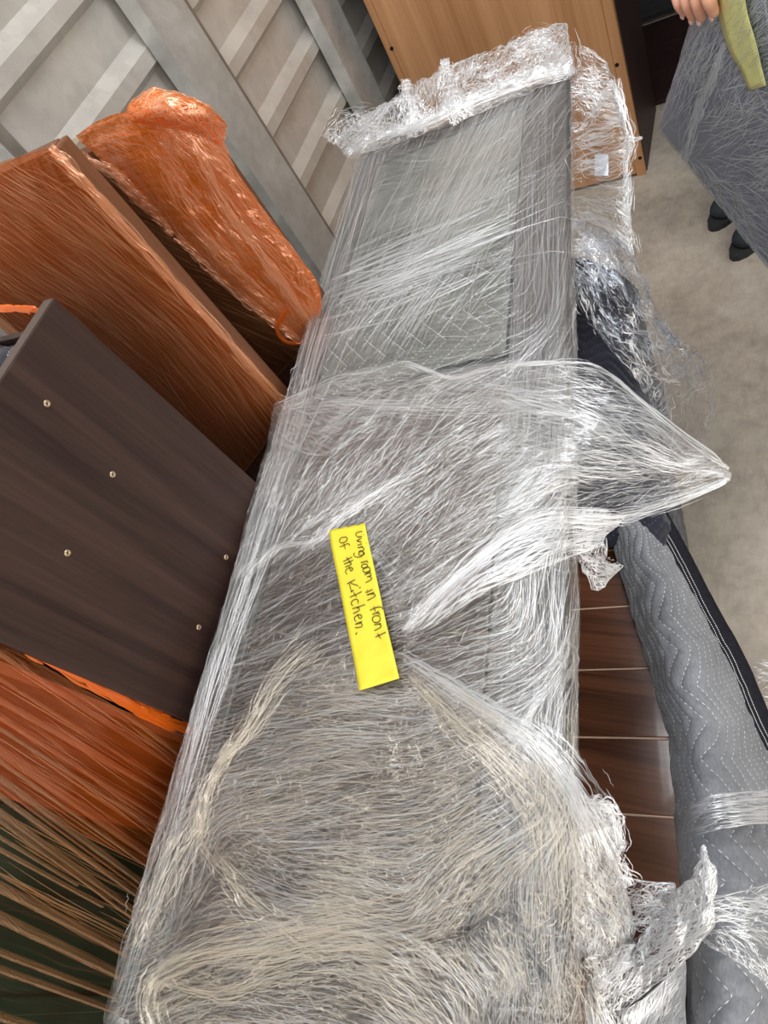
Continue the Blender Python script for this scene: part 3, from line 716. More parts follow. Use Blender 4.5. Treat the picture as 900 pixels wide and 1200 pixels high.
# second loose sheet over the near half
rows = [
    [(236, 965, .010), (290, 862, .012), (350, 792, .012), (412, 764, .012), (470, 766, .014), (552, 820, .018), (632, 874, .020), (676, 928, .012), (700, 962, -.01)],
    [(200, 1030, .010), (280, 960, .012), (350, 900, .012), (420, 880, .012), (490, 880, .012), (560, 900, .014), (630, 930, .016), (680, 990, .006), (722, 1020, -.02)],
    [(175, 1090, .010), (270, 1060, .012), (350, 1020, .012), (420, 1000, .012), (500, 1000, .012), (570, 1010, .012), (640, 1020, .012), (690, 1060, .0), (736, 1085, -.03)],
    [(140, 1160, .010), (250, 1150, .014), (350, 1130, .012), (430, 1120, .012), (510, 1110, .012), (580, 1110, .012), (640, 1110, .010), (680, 1130, -.004), (708, 1150, -.03)],
    [(130, 1280, .010), (240, 1290, .012), (350, 1280, .012), (430, 1270, .012), (510, 1270, .012), (580, 1270, .012), (640, 1270, .010), (676, 1270, -.01), (700, 1270, -.03)]]
o, G4, _ = sheet('loose_film_sheet', cgrid(rows, PW), 160, 220, MT['film_loose'], cab, lambda G, UV: 0.0022 * ridge(UV * np.array([18, 12]), 4, 33) + 0.001 * ridge(UV * 60, 2, 38))
streaks(G4, 2600, af, 20, 0.00042, MT['wr_warm'], 'film_wrinkles', cab, lambda P: np.clip(0.35 + 0.8 * vnoise(P / 45, 55), 0.02, 1), jit=26, curl=6, seed=15)
streaks(G4, 8000, af, 8, 0.00042, MT['wr_warm'], 'film_wrinkles', cab, lambda P: np.clip(0.35 + 0.8 * vnoise(P / 35, 56), 0.02, 1), jit=46, curl=14, seed=18, k=4)
streaks(G4, 900, af, 50, 0.0006, MT['wr_warm'], 'film_wrinkles', cab, lambda P: np.clip(0.3 + 0.8 * vnoise(P / 60, 57), 0.0, 1), jit=10, curl=4, seed=16)

# yellow tape with handwriting
TA = 0.0175
def tp(x, y, h=0.0): return pp(x, y, TA + h)
tape_out = [(385, 622), (388, 620), (394, 620.5), (399, 618), (412, 617), (427, 613.5), (437, 660), (446, 700), (456, 742), (468, 794), (445, 803), (421, 810), (417, 790), (408, 742), (397, 680), (390, 645)]
left = [(385.5, 621.5), (389, 645), (397, 683), (407, 735), (415, 775), (421, 809.5)]; rgt = [(427.5, 613.5), (433, 640), (441.5, 678), (452, 727), (461, 765), (468, 795)]
Lp = catmull(np.array(left, float), 48); Rp = catmull(np.array(rgt, float), 48)
TG = np.zeros((48, 12, 3))
for i in range(48):
    for j in range(12):
        f_ = j / 11; x, y = Lp[i] * (1 - f_) + Rp[i] * f_
        e = (i == 0) * 0.9 * math.sin(j * 2.3) + (i == 47) * 0.0
        wr_ = 0.0011 * float(ridge(np.array([j * 0.25, i * 0.12]), 2, 4)) * (0.25 + 0.9 * (i > 33))
        TG[i, j] = tp(x, y + e, wr_)
tape = mesh('label_tape', TG.reshape(-1, 3), grid_faces(48, 12), MT['yellow_tape'], cab)
tape['label'] = 'yellow paper tape with handwriting'
md = tape.modifiers.new('s', 'SOLIDIFY'); md.thickness = 0.0004
c1 = lambda pts: [(380 + x / 11.25, 605 + y / 11.25) for x, y in pts]
c2 = lambda pts: [(390 + x / 11.25, 670 + y / 11.25) for x, y in pts]
ink = [c1([(500, 198), (455, 205), (420, 222), (418, 252), (440, 268)]), c1([(495, 262), (440, 275)]), c1([(520, 240), (524, 243)]), c1([(490, 285), (436, 318), (434, 325), (492, 338)]),
       c1([(495, 362), (440, 382)]), c1([(552, 352), (556, 355)]), c1([(505, 395), (440, 415), (490, 405), (520, 420), (515, 445), (455, 462)]),
       c1([(520, 470), (480, 462), (455, 480), (458, 505), (490, 515), (525, 500), (522, 475), (500, 520), (460, 538), (405, 530), (388, 505), (398, 480)]),
       c1([(545, 592), (482, 610)]), c1([(530, 598), (565, 590), (575, 612)]), c1([(540, 625), (500, 640), (490, 668), (520, 680), (562, 665), (568, 640), (540, 625)]),
       c1([(585, 665), (535, 685), (510, 705), (520, 735), (560, 735), (600, 712), (605, 690), (585, 668)]), c1([(612, 720), (530, 772), (590, 745), (612, 752), (615, 775), (560, 800)]), c1([(580, 790), (615, 800), (620, 830), (545, 876)]),
       c2([(525, 232), (430, 272)]), c2([(545, 270), (445, 305), (520, 288), (555, 300), (552, 325), (452, 378)]), c2([(450, 240), (455, 245)]),
       c2([(655, 495), (652, 470), (620, 462), (570, 470), (490, 505)]), c2([(540, 458), (558, 520)]), c2([(608, 522), (520, 562)]), c2([(570, 540), (608, 545), (620, 570)]),
       c2([(600, 575), (545, 585), (520, 620), (535, 660), (580, 668), (622, 640), (620, 600), (600, 578)]), c2([(632, 680), (545, 700)]), c2([(610, 690), (635, 705), (622, 735), (548, 775)]),
       c2([(700, 795), (560, 860)]), c2([(590, 815), (632, 882)]),
       c1([(290, 272), (230, 280), (200, 315), (210, 345), (250, 345), (290, 325), (303, 290), (290, 272)]), c1([(330, 385), (325, 362), (300, 360), (265, 380), (205, 402)]), c1([(255, 355), (275, 430)]),
       c1([(365, 535), (250, 595)]), c1([(295, 540), (330, 590)]), c1([(380, 575), (262, 630), (320, 605), (350, 612), (348, 635), (275, 668)]),
       c1([(330, 665), (345, 715), (365, 712), (375, 690), (360, 675), (320, 680), (285, 710), (280, 740), (300, 762)]),
       c1([(405, 832), (300, 890)]), c1([(445, 915), (345, 880)]), c1([(330, 890), (360, 1000)]), c1([(380, 975), (360, 990)]), c2([(365, 205), (345, 212)]), c2([(275, 240), (235, 268)]),
       c2([(380, 262), (225, 335)]), c2([(275, 275), (312, 330)]), c2([(330, 415), (332, 375), (300, 360), (255, 385), (240, 420), (262, 445)]),
       c2([(425, 432), (258, 485)]), c2([(310, 470), (345, 480), (345, 510), (268, 548)]), c2([(325, 560), (345, 610), (372, 610), (382, 585), (360, 565), (315, 575), (285, 605), (290, 640), (305, 650)]),
       c2([(385, 655), (295, 690), (360, 675), (385, 690), (375, 725), (290, 738)]), c2([(318, 798), (302, 828)])]
hb = Bag()
for st in ink:
    P = catmull(np.array(st, float), max(8, len(st) * 4)) if len(st) > 2 else np.linspace(st[0], st[1], 6)
    X = np.array([tp(x, y, 0.0016) for x, y in P]); V, Fc = tube(X, 0.00048, 5); hb.add(V, Fc)
hb.build('handwriting', MT['ink'], cab)['label'] = 'black handwriting Living room in front of the Kitchen.'

# far end: film pulled together into a ruffled lip
rows = [
    [(398, 172, .0), (412, 150, .01), (470, 112, .05), (520, 82, .06), (570, 62, .06), (620, 42, .05), (664, 28, .03)],
    [(392, 160, .012), (425, 148, .03), (475, 128, .045), (525, 104, .05), (575, 84, .05), (625, 66, .045), (667, 52, .03)],
    [(398, 176, .01), (430, 164, .03), (480, 146, .035), (530, 124, .04), (580, 104, .04), (628, 88, .035), (670, 72, .02)],
    [(412, 188, .008), (440, 176, .010), (490, 160, .012), (538, 142, .012), (586, 122, .012), (630, 104, .012), (670, 92, .006)]]
o, G5, _ = sheet('ruffled_film_lip', cgrid(rows, PF), 90, 260, MT['film_crumple'], cab, lambda G, UV: 0.006 * ridge(UV * np.array([55, 18]), 3, 61) + 0.003 * ridge(UV * 90, 2, 66))
streaks(G5, 2200, angle_field([(420, 165, 40), (480, 130, 80), (530, 100, 78), (560, 110, 25), (620, 80, 30), (650, 60, 50)]), 20, 0.0013, MT['wr_bright'], 'film_wrinkles', cab,
        lambda P: np.clip(0.45 + 0.8 * vnoise(P / 18, 75), 0.03, 1), jit=22, curl=30, seed=21)
for q, (pth, sp, cnt) in enumerate([([(402, 180, .01), (440, 160, .03), (500, 140, .035), (560, 112, .035), (630, 86, .03), (668, 78, .02)], (7, 9, 9, 6), 170),
                                    ([(476, 92, .08), (478, 110, .07), (482, 130, .05), (492, 156, .02)], (3, 12, 22), 120), ([(521, 68, .09), (524, 90, .07), (530, 115, .05), (545, 140, .02)], (3, 16, 22), 110),
                                    ([(388, 168, .01), (400, 150, .02), (420, 140, .03), (450, 135, .03)], (14, 16, 10), 90), ([(600, 60, .05), (630, 48, .05), (655, 60, .03), (668, 90, .01)], (14, 20, 8), 110)]):
    bundle(pth, PF, sp, cnt, 0.0013, MT['wr_bright'], 'film_fold', cab, wander=4.0, seed=60 + q)

# flap hanging from the far right corner, its label, and the clear film below
ZW = lambda x, y, z: atz(x, y, z)
zt = float(pp(668, 120)[2])
rows = [[(664, 45, zt + .02), (690, 58, zt), (708, 72, zt - .02), (720, 92, zt - .03)], [(667, 90, zt), (695, 98, zt - .01), (716, 112, zt - .03), (728, 128, zt - .05)],
        [(668, 150, zt - .01), (696, 150, zt - .03), (720, 160, zt - .06), (737, 168, zt - .08)], [(668, 205, zt - .02), (697, 205, zt - .05), (718, 214, zt - .10), (733, 225, zt - .12)],
        [(668, 258, zt - .02), (696, 262, zt - .08), (718, 278, zt - .13), (740, 300, zt - .16)]]
o, G6, _ = sheet('hanging_film_flap', cgrid(rows, ZW), 260, 90, MT['film_clear'], cab, lambda G, UV: 0.0035 * np.sin(UV[..., 1] * 420 + 6 * UV[..., 0] * 20 + 4 * fbm(UV * 9, 2, 3)) * (0.4 + 0.6 * np.abs(vnoise(UV * 14, 5))) + 0.003 * ridge(UV * 20, 3, 71))
streaks(G6, 900, angle_field([(690, 70, -35), (700, 110, -20), (700, 160, 12), (700, 210, 8), (700, 240, -20), (720, 260, -50)]), 34, 0.0011, MT['wr_bright'], 'film_wrinkles', cab, lambda P: np.clip(.4 + vnoise(P / 14, 3), 0, 1), jit=8, curl=16, seed=22)
bundle([(722, 92, zt - .02), (728, 128, zt - .05), (739, 165, zt - .08), (733, 190, zt - .1), (735, 225, zt - .12), (732, 262, zt - .14), (740, 300, zt - .16)], ZW, (4, 5, 4, 8), 70, 0.001, MT['wr_bright'], 'film_hem', cab, wander=5, seed=70)
bundle([(672, 155, zt - .0), (690, 140, zt - .01), (706, 115, zt - .02), (719, 95, zt - .02)], ZW, (7, 8, 4), 50, 0.0012, MT['wr_bright'], 'film_hem', cab, wander=2, seed=71)
bundle([(715, 162, zt - .05), (735, 163, zt - .07), (753, 162, zt - .08)], ZW, (12, 6, 0.6), 24, 0.001, MT['wr_bright'], 'film_hem', cab, wander=1, seed=72)
lab = [[ZW(x, y, zt - .07) for x in (697, 713)] for y in (181, 206)]
mesh('paper_label', np.array(lab).reshape(-1, 3), [(0, 1, 3, 2)], MT['paper'], cab)['label'] = 'small white paper label caught in the film'

# ------------------------------------------------------------------ chest of planks under the cabinet
LH = np.array([LDIR[0], LDIR[1], 0]); LH /= np.linalg.norm(LH); WH = np.array([LH[1], -LH[0], 0])
ZP = 0.55
OC = atz(790, 900, ZP) + WH * 0.012
def ch(w, l, z): return OC + w * WH + l * LH + np.array([0, 0, z - OC[2]])
def chl(px, py, z=ZP):
    d = atz(px, py, z) - OC; return d @ WH, d @ LH
seams = [chl(675, y)[1] for y in (1052, 950.5, 862, 783, 712.5, 652)]
step = float(np.mean(np.diff(seams))); l0 = seams[1]
print('plank step', step, seams)
CW = -0.46
ls = [l0 + k * step for k in range(-6, 7)]
chest = thing('plank_chest', 'reddish brown plank-topped wooden chest beneath the wrapped cabinet beside the grey blanket', 'chest', ch(CW / 2, 0.1, 0))
cfr = lambda p: ch(p[0], p[1], p[2])
box('body', (CW + 0.01, ls[0] + 0.01, 0.0), (-0.012, ls[-1] - 0.01, ZP - 0.022), MT['plank_wood'], chest, cfr, 0.004)
for k in range(12):
    o = box('plank', (CW, ls[k] + 0.0013, ZP - 0.022), (0, ls[k + 1] - 0.0013, ZP + random.uniform(-0.0006, 0.0006)), MT['plank_wood'], chest, cfr, 0.0012)
    box('joint', (CW + 0.004, ls[k + 1] - 0.0012, ZP - 0.022), (-0.004, ls[k + 1] + 0.0012, ZP - 0.0012), MT['seam'], chest, cfr)  # pale strip paints the highlight along each plank joint

# hidden support: unseen crate added to carry the cabinet, grouped with the chest
zc_near = float(wor(-.2, 0.0, -TH)[2]); 
def crate_part(name, lo, hi): return box('crate_panel', lo, hi, MT['dark_laminate'], chest, cfr, 0.003)
wR = -0.2; lA, lB = l0 - 0.5, l0 + 0.32
za = ZP + 0.002; zb = float(wor(-0.3, loc(ch(-0.3, lB, .8))[1], -TH)[2]) - 0.012
crate_part('side_panel', (wR - 0.016, lA, za), (wR, lB, zb)); crate_part('side_panel', (CW + 0.02, lA, za), (CW + 0.036, lB, zb))
crate_part('end_panel', (CW + 0.036, lA, za), (wR - 0.016, lA + 0.016, zb)); crate_part('end_panel', (CW + 0.036, lB - 0.016, za), (wR - 0.016, lB, zb))
crate_part('lid', (CW + 0.02, lA, zb), (wR, lB, zb + 0.01))

# navy quilted blanket heaped over the far end of the chest
nav = thing('navy_blanket', 'dark navy quilted moving blanket heaped at the far end of the plank chest', 'blanket', atz(700, 450, ZP))
rows = [
    [(590, 285, .62), (650, 300, .66), (700, 310, .66), (738, 335, .56), (745, 345, .36), (752, 380, .12), (756, 392, .02)],
    [(590, 380, .60), (650, 380, .65), (700, 380, .66), (744, 408, .60), (760, 425, .42), (778, 480, .16), (780, 490, .02)],
    [(590, 470, .58), (650, 470, .64), (705, 470, .66), (752, 480, .61), (768, 500, .46), (784, 545, .2), (790, 560, .03)],
    [(590, 560, .57), (650, 560, .62), (712, 560, .63), (765, 565, .60), (783, 578, .46), (800, 640, .2), (806, 660, .03)],
    [(600, 640, .562), (660, 640, .565), (718, 640, .575), (775, 640, .57), (796, 655, .44), (812, 720, .2), (820, 740, .03)]]
quilt('quilted_cloth', cgrid(rows, ZW), 200, 150, MT['navy_quilt'], nav, MT['navy_thread'], 0.022, 0.04, 0.085, 0.003, 0.006, 8, 11, 0.0012, swap=True)

# clear film bag thrown over the navy blanket
fb = thing('film_sheet', 'crumpled clear plastic film draped over the navy blanket and down to the concrete', 'plastic film', atz(780, 450, 0.3))
rows = [
    [(662, 255, .80), (685, 262, .78), (712, 275, .74), (740, 298, .68)],
    [(664, 320, .76), (692, 318, .76), (722, 318, .74), (757, 338, .60)],
    [(700, 385, .72), (722, 375, .74), (750, 368, .70), (785, 392, .50)],
    [(728, 425, .70), (750, 425, .68), (780, 405, .60), (818, 418, .35)],
    [(764, 480, .62), (785, 470, .55), (808, 440, .45), (836, 438, .22)],
    [(762, 540, .52), (786, 545, .40), (808, 520, .28), (832, 500, .08)],
    [(775, 600, .45), (790, 590, .30), (806, 565, .16), (824, 545, .01)]]
o, G7, _ = sheet('film', cgrid(rows, ZW), 200, 150, MT['film_clear'], fb, lambda G, UV: 0.010 * ridge(UV * 16, 4, 81) + 0.003 * ridge(UV * 60, 3, 88))
streaks(G7, 1300, angle_field([(690, 280, 20), (700, 330, -60), (740, 350, -40), (760, 430, -45), (780, 440, 50), (800, 460, 55), (700, 370, -60)]), 22, 0.0014, MT['wr_grey'], 'film_wrinkles', fb,
        lambda P: np.clip(0.1 + 0.8 * vnoise(P / 22, 85) + 0.6 * (P[..., 1] < 340), 0.01, 1), jit=20, curl=26, seed=31)
streaks(G7, 260, angle_field([(690, 340, -60), (740, 400, -50), (790, 450, 55)]), 18, 0.0022, MT['wr_bright'], 'film_wrinkles', fb,
        lambda P: np.clip(vnoise(P / 16, 86), 0.0, 1), jit=30, curl=40, seed=32)
bundle([(672, 320, .78), (680, 340, .78), (690, 365, .75), (700, 392, .72)], ZW, (6, 10, 6, 2), 16, .0010, MT['wr_bright'], 'film_hem', fb, wander=2, seed=80)
bundle([(735, 395, .72), (748, 420, .70), (765, 440, .66), (798, 452, .55)], ZW, (4, 5, 4), 18, .0010, MT['wr_bright'], 'film_hem', fb, wander=2, seed=81)

# ------------------------------------------------------------------ grey quilted blanket with a black binding
gb = thing('grey_blanket', 'grey quilted moving blanket with black stitched binding draped over the plank chest', 'blanket', atz(830, 900, 0.5))
rows = [
    [(708, 592, .585), (722, 592, .60), (738, 592, .60), (757, 592, .57)],
    [(717, 625, .575), (738, 622, .60), (752, 619, .60), (768, 615, .56)],
    [(740, 705, .57), (762, 700, .61), (785, 694, .61), (806, 688, .54)],
    [(766, 790, .565), (790, 788, .61), (822, 784, .61), (852, 776, .52)],
    [(784, 860, .565), (815, 860, .63), (850, 862, .60), (886, 852, .50)],
    [(794, 930, .565), (818, 935, .66), (866, 935, .63), (924, 930, .50)],
    [(797, 1000, .56), (822, 1010, .70), (888, 1012, .68), (970, 1010, .50)],
    [(800, 1075, .56), (828, 1085, .72), (900, 1090, .70), (1000, 1095, .50)],
    [(803, 1160, .56), (832, 1175, .73), (905, 1180, .71), (1020, 1180, .50)],
    [(806, 1290, .56), (836, 1290, .73), (910, 1300, .71), (1040, 1300, .50)]]
GB, GG, GUV = quilt('quilted_cloth', cgrid(rows, ZW), 330, 140, MT['grey_quilt'], gb, MT['thread'], 0.0215, 0.036, 0.10, 0.0020, 0.0050, 6, 17, 0.0012)
# binding along the free edge
ker = np.ones(25) / 25
NB = 215
sm_ = lambda A: np.stack([np.convolve(np.pad(A[:, c], 12, mode='edge'), ker, 'valid') for c in range(3)], 1)
ed = sm_(GG[:215, -1]); inn = GG[:215, -7]
nn = sm_(normals(GG)[:215, -1])
tg_ = np.gradient(ed, axis=0); vw = ed - CAM
nn = -vw / np.linalg.norm(vw, axis=1, keepdims=True) * 0.6 + nn * 0.4; nn /= np.linalg.norm(nn, axis=1, keepdims=True)
dirw = np.cross(nn, tg_); dirw *= np.sign((dirw @ np.array([1.0, 0, 0])).mean()); dirw /= np.linalg.norm(dirw, axis=1, keepdims=True)
bw = 0.034
BG = np.stack([ed - dirw * bw * 0.35 + nn * 0.003, ed - dirw * bw * 0.1 + nn * 0.005, ed + dirw * bw * 0.3 + nn * 0.0045, ed + dirw * bw * 0.62 + nn * 0.001, ed + dirw * bw * 0.64 - nn * 0.004], 1)
bo = mesh('binding', BG.reshape(-1, 3), grid_faces(NB, 5), MT['binding'], gb)
bo.modifiers.new('s', 'SOLIDIFY').thickness = 0.002
sp_ = []
for k in range(0, NB - 1):
    for a in (0.10, 0.30):
        q = [BG[k, 1] * (1 - a / 0.3 * 0.6) + BG[k, 2] * (a / 0.3 * 0.6) + nn[k] * 0.0035, None]
        q[1] = q[0] + (BG[k + 1, 1] - BG[k, 1]) * 0.6
        sp_.append(np.linspace(q[0], q[1], 3))
ribbons(np.array(sp_), 0.0009, nn[70], MT['thread'], 'stitching', bo, 'stuff', taper=False)

# film on and around the grey blanket
wf = thing('torn_film', 'torn crumpled clear film bridging the plank chest and the grey blanket', 'plastic film', atz(770, 1100, 0.62))
def tsheet(name, rows, m, n, mat, seed, amp=0.006, fr_=40, parent=wf):
    return sheet(name, cgrid(rows, ZW), m, n, mat, parent, lambda G, UV: amp * ridge(UV * fr_, 4, seed) + amp * 0.3 * ridge(UV * fr_ * 3, 2, seed + 7))
rows = [[(652, 880, .86), (668, 905, .86), (684, 930, .85), (700, 955, .83)], [(658, 950, .86), (675, 955, .86), (695, 958, .84), (724, 962, .80)],
        [(664, 1010, .86), (680, 1015, .85), (705, 1018, .82), (726, 1020, .78)], [(668, 1070, .85), (684, 1075, .83), (712, 1080, .79), (740, 1086, .74)],
        [(672, 1120, .84), (684, 1122, .81), (696, 1125, .78), (712, 1128, .74)]]
o, G8, _ = tsheet('film', rows, 120, 90, MT['film_crumple'], 101)
streaks(G8, 1700, angle_field([(670, 920, -45), (690, 960, -55), (700, 1000, -70), (710, 1050, -70), (690, 1100, 80)]), 20, .0009, MT['wr_bright'], 'film_wrinkles', wf, None, jit=22, curl=30, seed=41)
rows = [[(690, 1150, .80), (700, 1138, .78), (712, 1120, .78)], [(712, 1190, .74), (728, 1150, .75), (745, 1100, .74)], [(750, 1165, .74), (762, 1120, .76), (775, 1080, .74)],
        [(795, 1130, .77), (795, 1090, .79), (798, 1046, .78)], [(830, 1085, .80), (828, 1060, .82), (818, 1020, .82)], [(838, 1030, .82), (832, 1010, .83), (824, 990, .83)]]
o, G9, _ = tsheet('film', rows, 140, 70, MT['film_crumple'], 111)
streaks(G9, 1300, angle_field([(700, 1150, 60), (740, 1140, 45), (790, 1090, 45), (820, 1030, 70)]), 24, .0009, MT['wr_bright'], 'film_wrinkles', wf, None, jit=18, curl=26, seed=42)
rows = [[(724, 1018, .76), (736, 1028, .74), (765, 1036, .72), (790, 1038, .72)], [(730, 1050, .75), (750, 1055, .73), (775, 1060, .72), (796, 1062, .74)], [(728, 1078, .75), (748, 1092, .74), (770, 1090, .74), (796, 1080, .76)]]
o, G10, _ = tsheet('film', rows, 60, 80, MT['film_clear'], 121)
streaks(G10, 260, angle_field([(740, 1040, -10), (780, 1060, 20)]), 26, .0011, MT['wr_bright'], 'film_wrinkles', wf, None, jit=30, curl=36, seed=43)
rows = [[(690, 1140, .72), (720, 1180, .70), (760, 1165, .70), (803, 1125, .70)], [(680, 1180, .70), (715, 1215, .69), (760, 1215, .69), (803, 1200, .69)], [(676, 1290, .70), (715, 1290, .69), (760, 1290, .69), (804, 1290, .69)]]
o, G11, _ = tsheet('film', rows, 80, 90, MT['film_clear'], 131, 0.004, 24)
streaks(G11, 900, angle_field([(700, 1180, -70), (740, 1190, 85), (780, 1170, 65)]), 46, .0009, MT['wr_bright'], 'film_wrinkles', wf, None, jit=14, curl=16, seed=44)
rows = [[(802, 1068, .76), (822, 1052, .79), (862, 1046, .79), (905, 1035, .76)], [(812, 1085, .76), (836, 1090, .79), (876, 1100, .78), (910, 1110, .75)], [(840, 1108, .78), (860, 1125, .79), (890, 1150, .78), (915, 1180, .74)]]
o, G12, _ = tsheet('film', rows, 70, 90, MT['film_clear'], 141)
streaks(G12, 240, angle_field([(820, 1070, 15), (860, 1060, 0), (850, 1110, -45), (880, 1140, -60)]), 36, .0010, MT['wr_bright'], 'film_wrinkles', wf, None, jit=16, curl=20, seed=45)
rows = [[(796, 950, .66), (825, 936, .70), (865, 930, .69), (915, 926, .62)], [(797, 966, .66), (828, 956, .71), (868, 948, .70), (915, 946, .64)], [(800, 985, .66), (830, 976, .72), (870, 968, .71), (920, 966, .66)]]
o, G13, _ = tsheet('film', rows, 40, 90, MT['film_clear'], 151, .002, 30)
streaks(G13, 110, angle_field([(810, 950, 25), (850, 938, 6), (890, 940, -2)]), 50, .0012, MT['wr_bright'], 'film_wrinkles', wf, None, jit=4, curl=6, seed=46)
bundle([(690, 938, .83), (716, 950, .82), (722, 985, .80), (716, 1000, .79), (736, 1040, .77)], ZW, (8, 10, 6, 10), 80, .0009, MT['wr_bright'], 'film_hem', wf, wander=7, seed=90)
bundle([(690, 1120, .8), (702, 1145, .78), (704, 1155, .78), (740, 1120, .76)], ZW, (10, 8, 6), 60, .0009, MT['wr_bright'], 'film_hem', wf, wander=5, seed=91)
# lower fold of blanket below the torn film
rows = [[(690, 1150, .60), (730, 1150, .64), (770, 1145, .66), (797, 1120, .60)], [(690, 1200, .60), (730, 1200, .65), (770, 1200, .67), (800, 1200, .60)], [(690, 1300, .60), (730, 1300, .65), (770, 1300, .67), (802, 1300, .60)]]
lb = thing('folded_blanket', 'folded grey blanket end lying on the plank chest under the torn film', 'blanket', atz(750, 1220, ZP))
quilt('quilted_cloth', cgrid(rows, ZW), 90, 70, MT['grey_quilt'], lb, MT['thread'], 0.0215, 0.036, 0.10, 0.003, 0.004, 6, 27, 0.0009)

# scrap of film on the concrete
ff = thing('film_scrap', 'scrap of clear film lying on the concrete right of the black binding', 'plastic film', atz(900, 800, 0))
rows = [[(866, 768, .03), (885, 772, .05), (905, 776, .05), (930, 776, .02)], [(880, 790, .06), (890, 795, .07), (905, 800, .05), (930, 800, .02)], [(890, 815, .07), (900, 822, .07), (912, 830, .05), (934, 836, .02)], [(900, 850, .05), (910, 852, .06), (920, 856, .05), (936, 856, .02)]]
o, G14, _ = tsheet('film', rows, 60, 60, MT['film_clear'], 161, .006, 26, ff)
streaks(G14, 120, angle_field([(890, 780, -15), (895, 820, 5)]), 22, .0022, MT['wr_bright'], 'film_wrinkles', ff, None, jit=12, curl=20, seed=47)

# ------------------------------------------------------------------ dark cabinet standing at the left
XB = -0.72
dc = thing('dark_bookcase', 'dark espresso wooden bookcase standing left of the wrapped cabinet with screws in its side', 'bookcase', (XB - 0.2, 0.27, 0))
y0, y1 = 0.088, 0.447; zt_ = 1.272
def dcb(n_, lo, hi, mt='dark_laminate', bev=0.0012): return box(n_, lo, hi, MT[mt], dc, None, bev)
side = dcb('side_panel', (XB - 0.018, y0, 0.0), (XB, y1, zt_))
box('edge_band', (XB - 0.0175, y0 + 0.001, zt_), (XB - 0.0008, y1 - 0.001, zt_ + 0.0012), MT['edge_laminate'], side)
dcb('side_panel', (XB - 0.42, y0, 0.0), (XB - 0.402, y1, zt_))
dcb('back_panel', (XB - 0.402, y1 - 0.012, 0.0), (XB - 0.018, y1 - 0.002, zt_ - 0.03))
for zz in (1.20, 0.82, 0.45, 0.06): dcb('shelf', (XB - 0.402, y0 + 0.01, zz), (XB - 0.018, y1 - 0.012, zz + 0.018))
for px, py in [(55, 473), (132, 556), (79, 648), (265, 653), (233, 735)]:
    p = atx(px, py, XB); r = 0.0042
    n = 14; V = []; prof_ = [(r, 0.0), (r * 0.95, 0.0012), (r * 0.7, 0.0016), (r * 0.34, 0.0012), (r * 0.3, 0.0004)]
    for rr, hh in prof_:
        for k in range(n): V.append((XB + hh, p[1] + rr * math.cos(k * 2 * math.pi / n), p[2] + rr * math.sin(k * 2 * math.pi / n)))
    Fc = [(a * n + k, a * n + (k + 1) % n, (a + 1) * n + (k + 1) % n, (a + 1) * n + k) for a in range(4) for k in range(n)]
    s_ = mesh('screw', V, Fc, MT['screw'], dc)
    q = [(XB + 0.0006, p[1] + r * 0.36 * math.cos(k * math.pi / 3), p[2] + r * 0.36 * math.sin(k * math.pi / 3)) for k in range(6)]
    mesh('hex_socket', q + [(XB + 0.0002, a[1], a[2]) for a in q], [tuple(range(6))] + [(k, (k + 1) % 6, 6 + (k + 1) % 6, 6 + k) for k in range(6)], MT['screw_recess'], s_, False)
# blanket stuffed in the top of the bookcase
nb = thing('black_blanket', 'black quilted blanket stuffed in the open top of the dark bookcase', 'blanket', (XB - 0.2, 0.35, 1.22))
rows = [[np.array([x, y, z]) for x, z in zip((XB - 0.39, XB - 0.28, XB - 0.17, XB - 0.06, XB - 0.022), (1.25 + dz, 1.262 + dz, 1.255 + dz, 1.245 + dz, 1.222))] for y, dz in ((0.15, -0.025), (0.24, -0.01), (0.33, 0.0), (0.40, 0.0), (0.432, -0.02))]
quilt('quilted_cloth', rows, 80, 100, MT['navy_quilt'], nb, MT['thread'], 0.03, 0.03, 0.09, 0.003, 0.005, 7, 19, 0.0009)

# ------------------------------------------------------------------ bookcase wrapped in orange film (behind)
YO = 0.85
ob = thing('wrapped_footboard', 'brown board with bright orange film bunched over its top corner, nearest the metal stud', 'footboard', (-1.0, YO + 0.15, 0))
def ow(px, py, h=0.0):
    q = aty(px, py, YO - h); q[0] = max(q[0], -1.245); return q
zT = float(ow(100, 150)[2]) - 0.022; xR = float(aty(310, 245, YO)[0]) - 0.022
box('front_panel', (-1.225, YO, 0), (xR - 0.012, YO + 0.03, zT - 0.01), MT['wrapped_wood'], ob, None, 0.006)
box('edge_rail', (xR - 0.012, YO + 0.002, 0), (xR, YO + 0.032, zT - 0.04), MT['wrapped_wood'], ob, None, 0.003)
YN = 0.655
nbd = thing('wrapped_headboard', 'tall brown wooden board under streaked orange film directly behind the dark bookcase', 'headboard', (-1.0, YN, 0))
def on(px, py, h=0.0):
    q = aty(px, py, YN - h); q[0] = max(q[0], -1.245); return q
xN = float(aty(200, 325, YN)[0]); zN = float(on(30, 182)[2])
box('front_panel', (-1.23, YN, 0), (xN - 0.012, YN + 0.03, zN - 0.006), MT['wrapped_wood'], nbd, None, 0.006)
box('edge_rail', (xN - 0.012, YN + 0.001, 0), (xN, YN + 0.031, zN - 0.008), MT['wrapped_wood'], nbd, None, 0.003)
ONp = lambda x, y, h: on(x, y, h)
OWp = lambda x, y, h: ow(x, y, h)
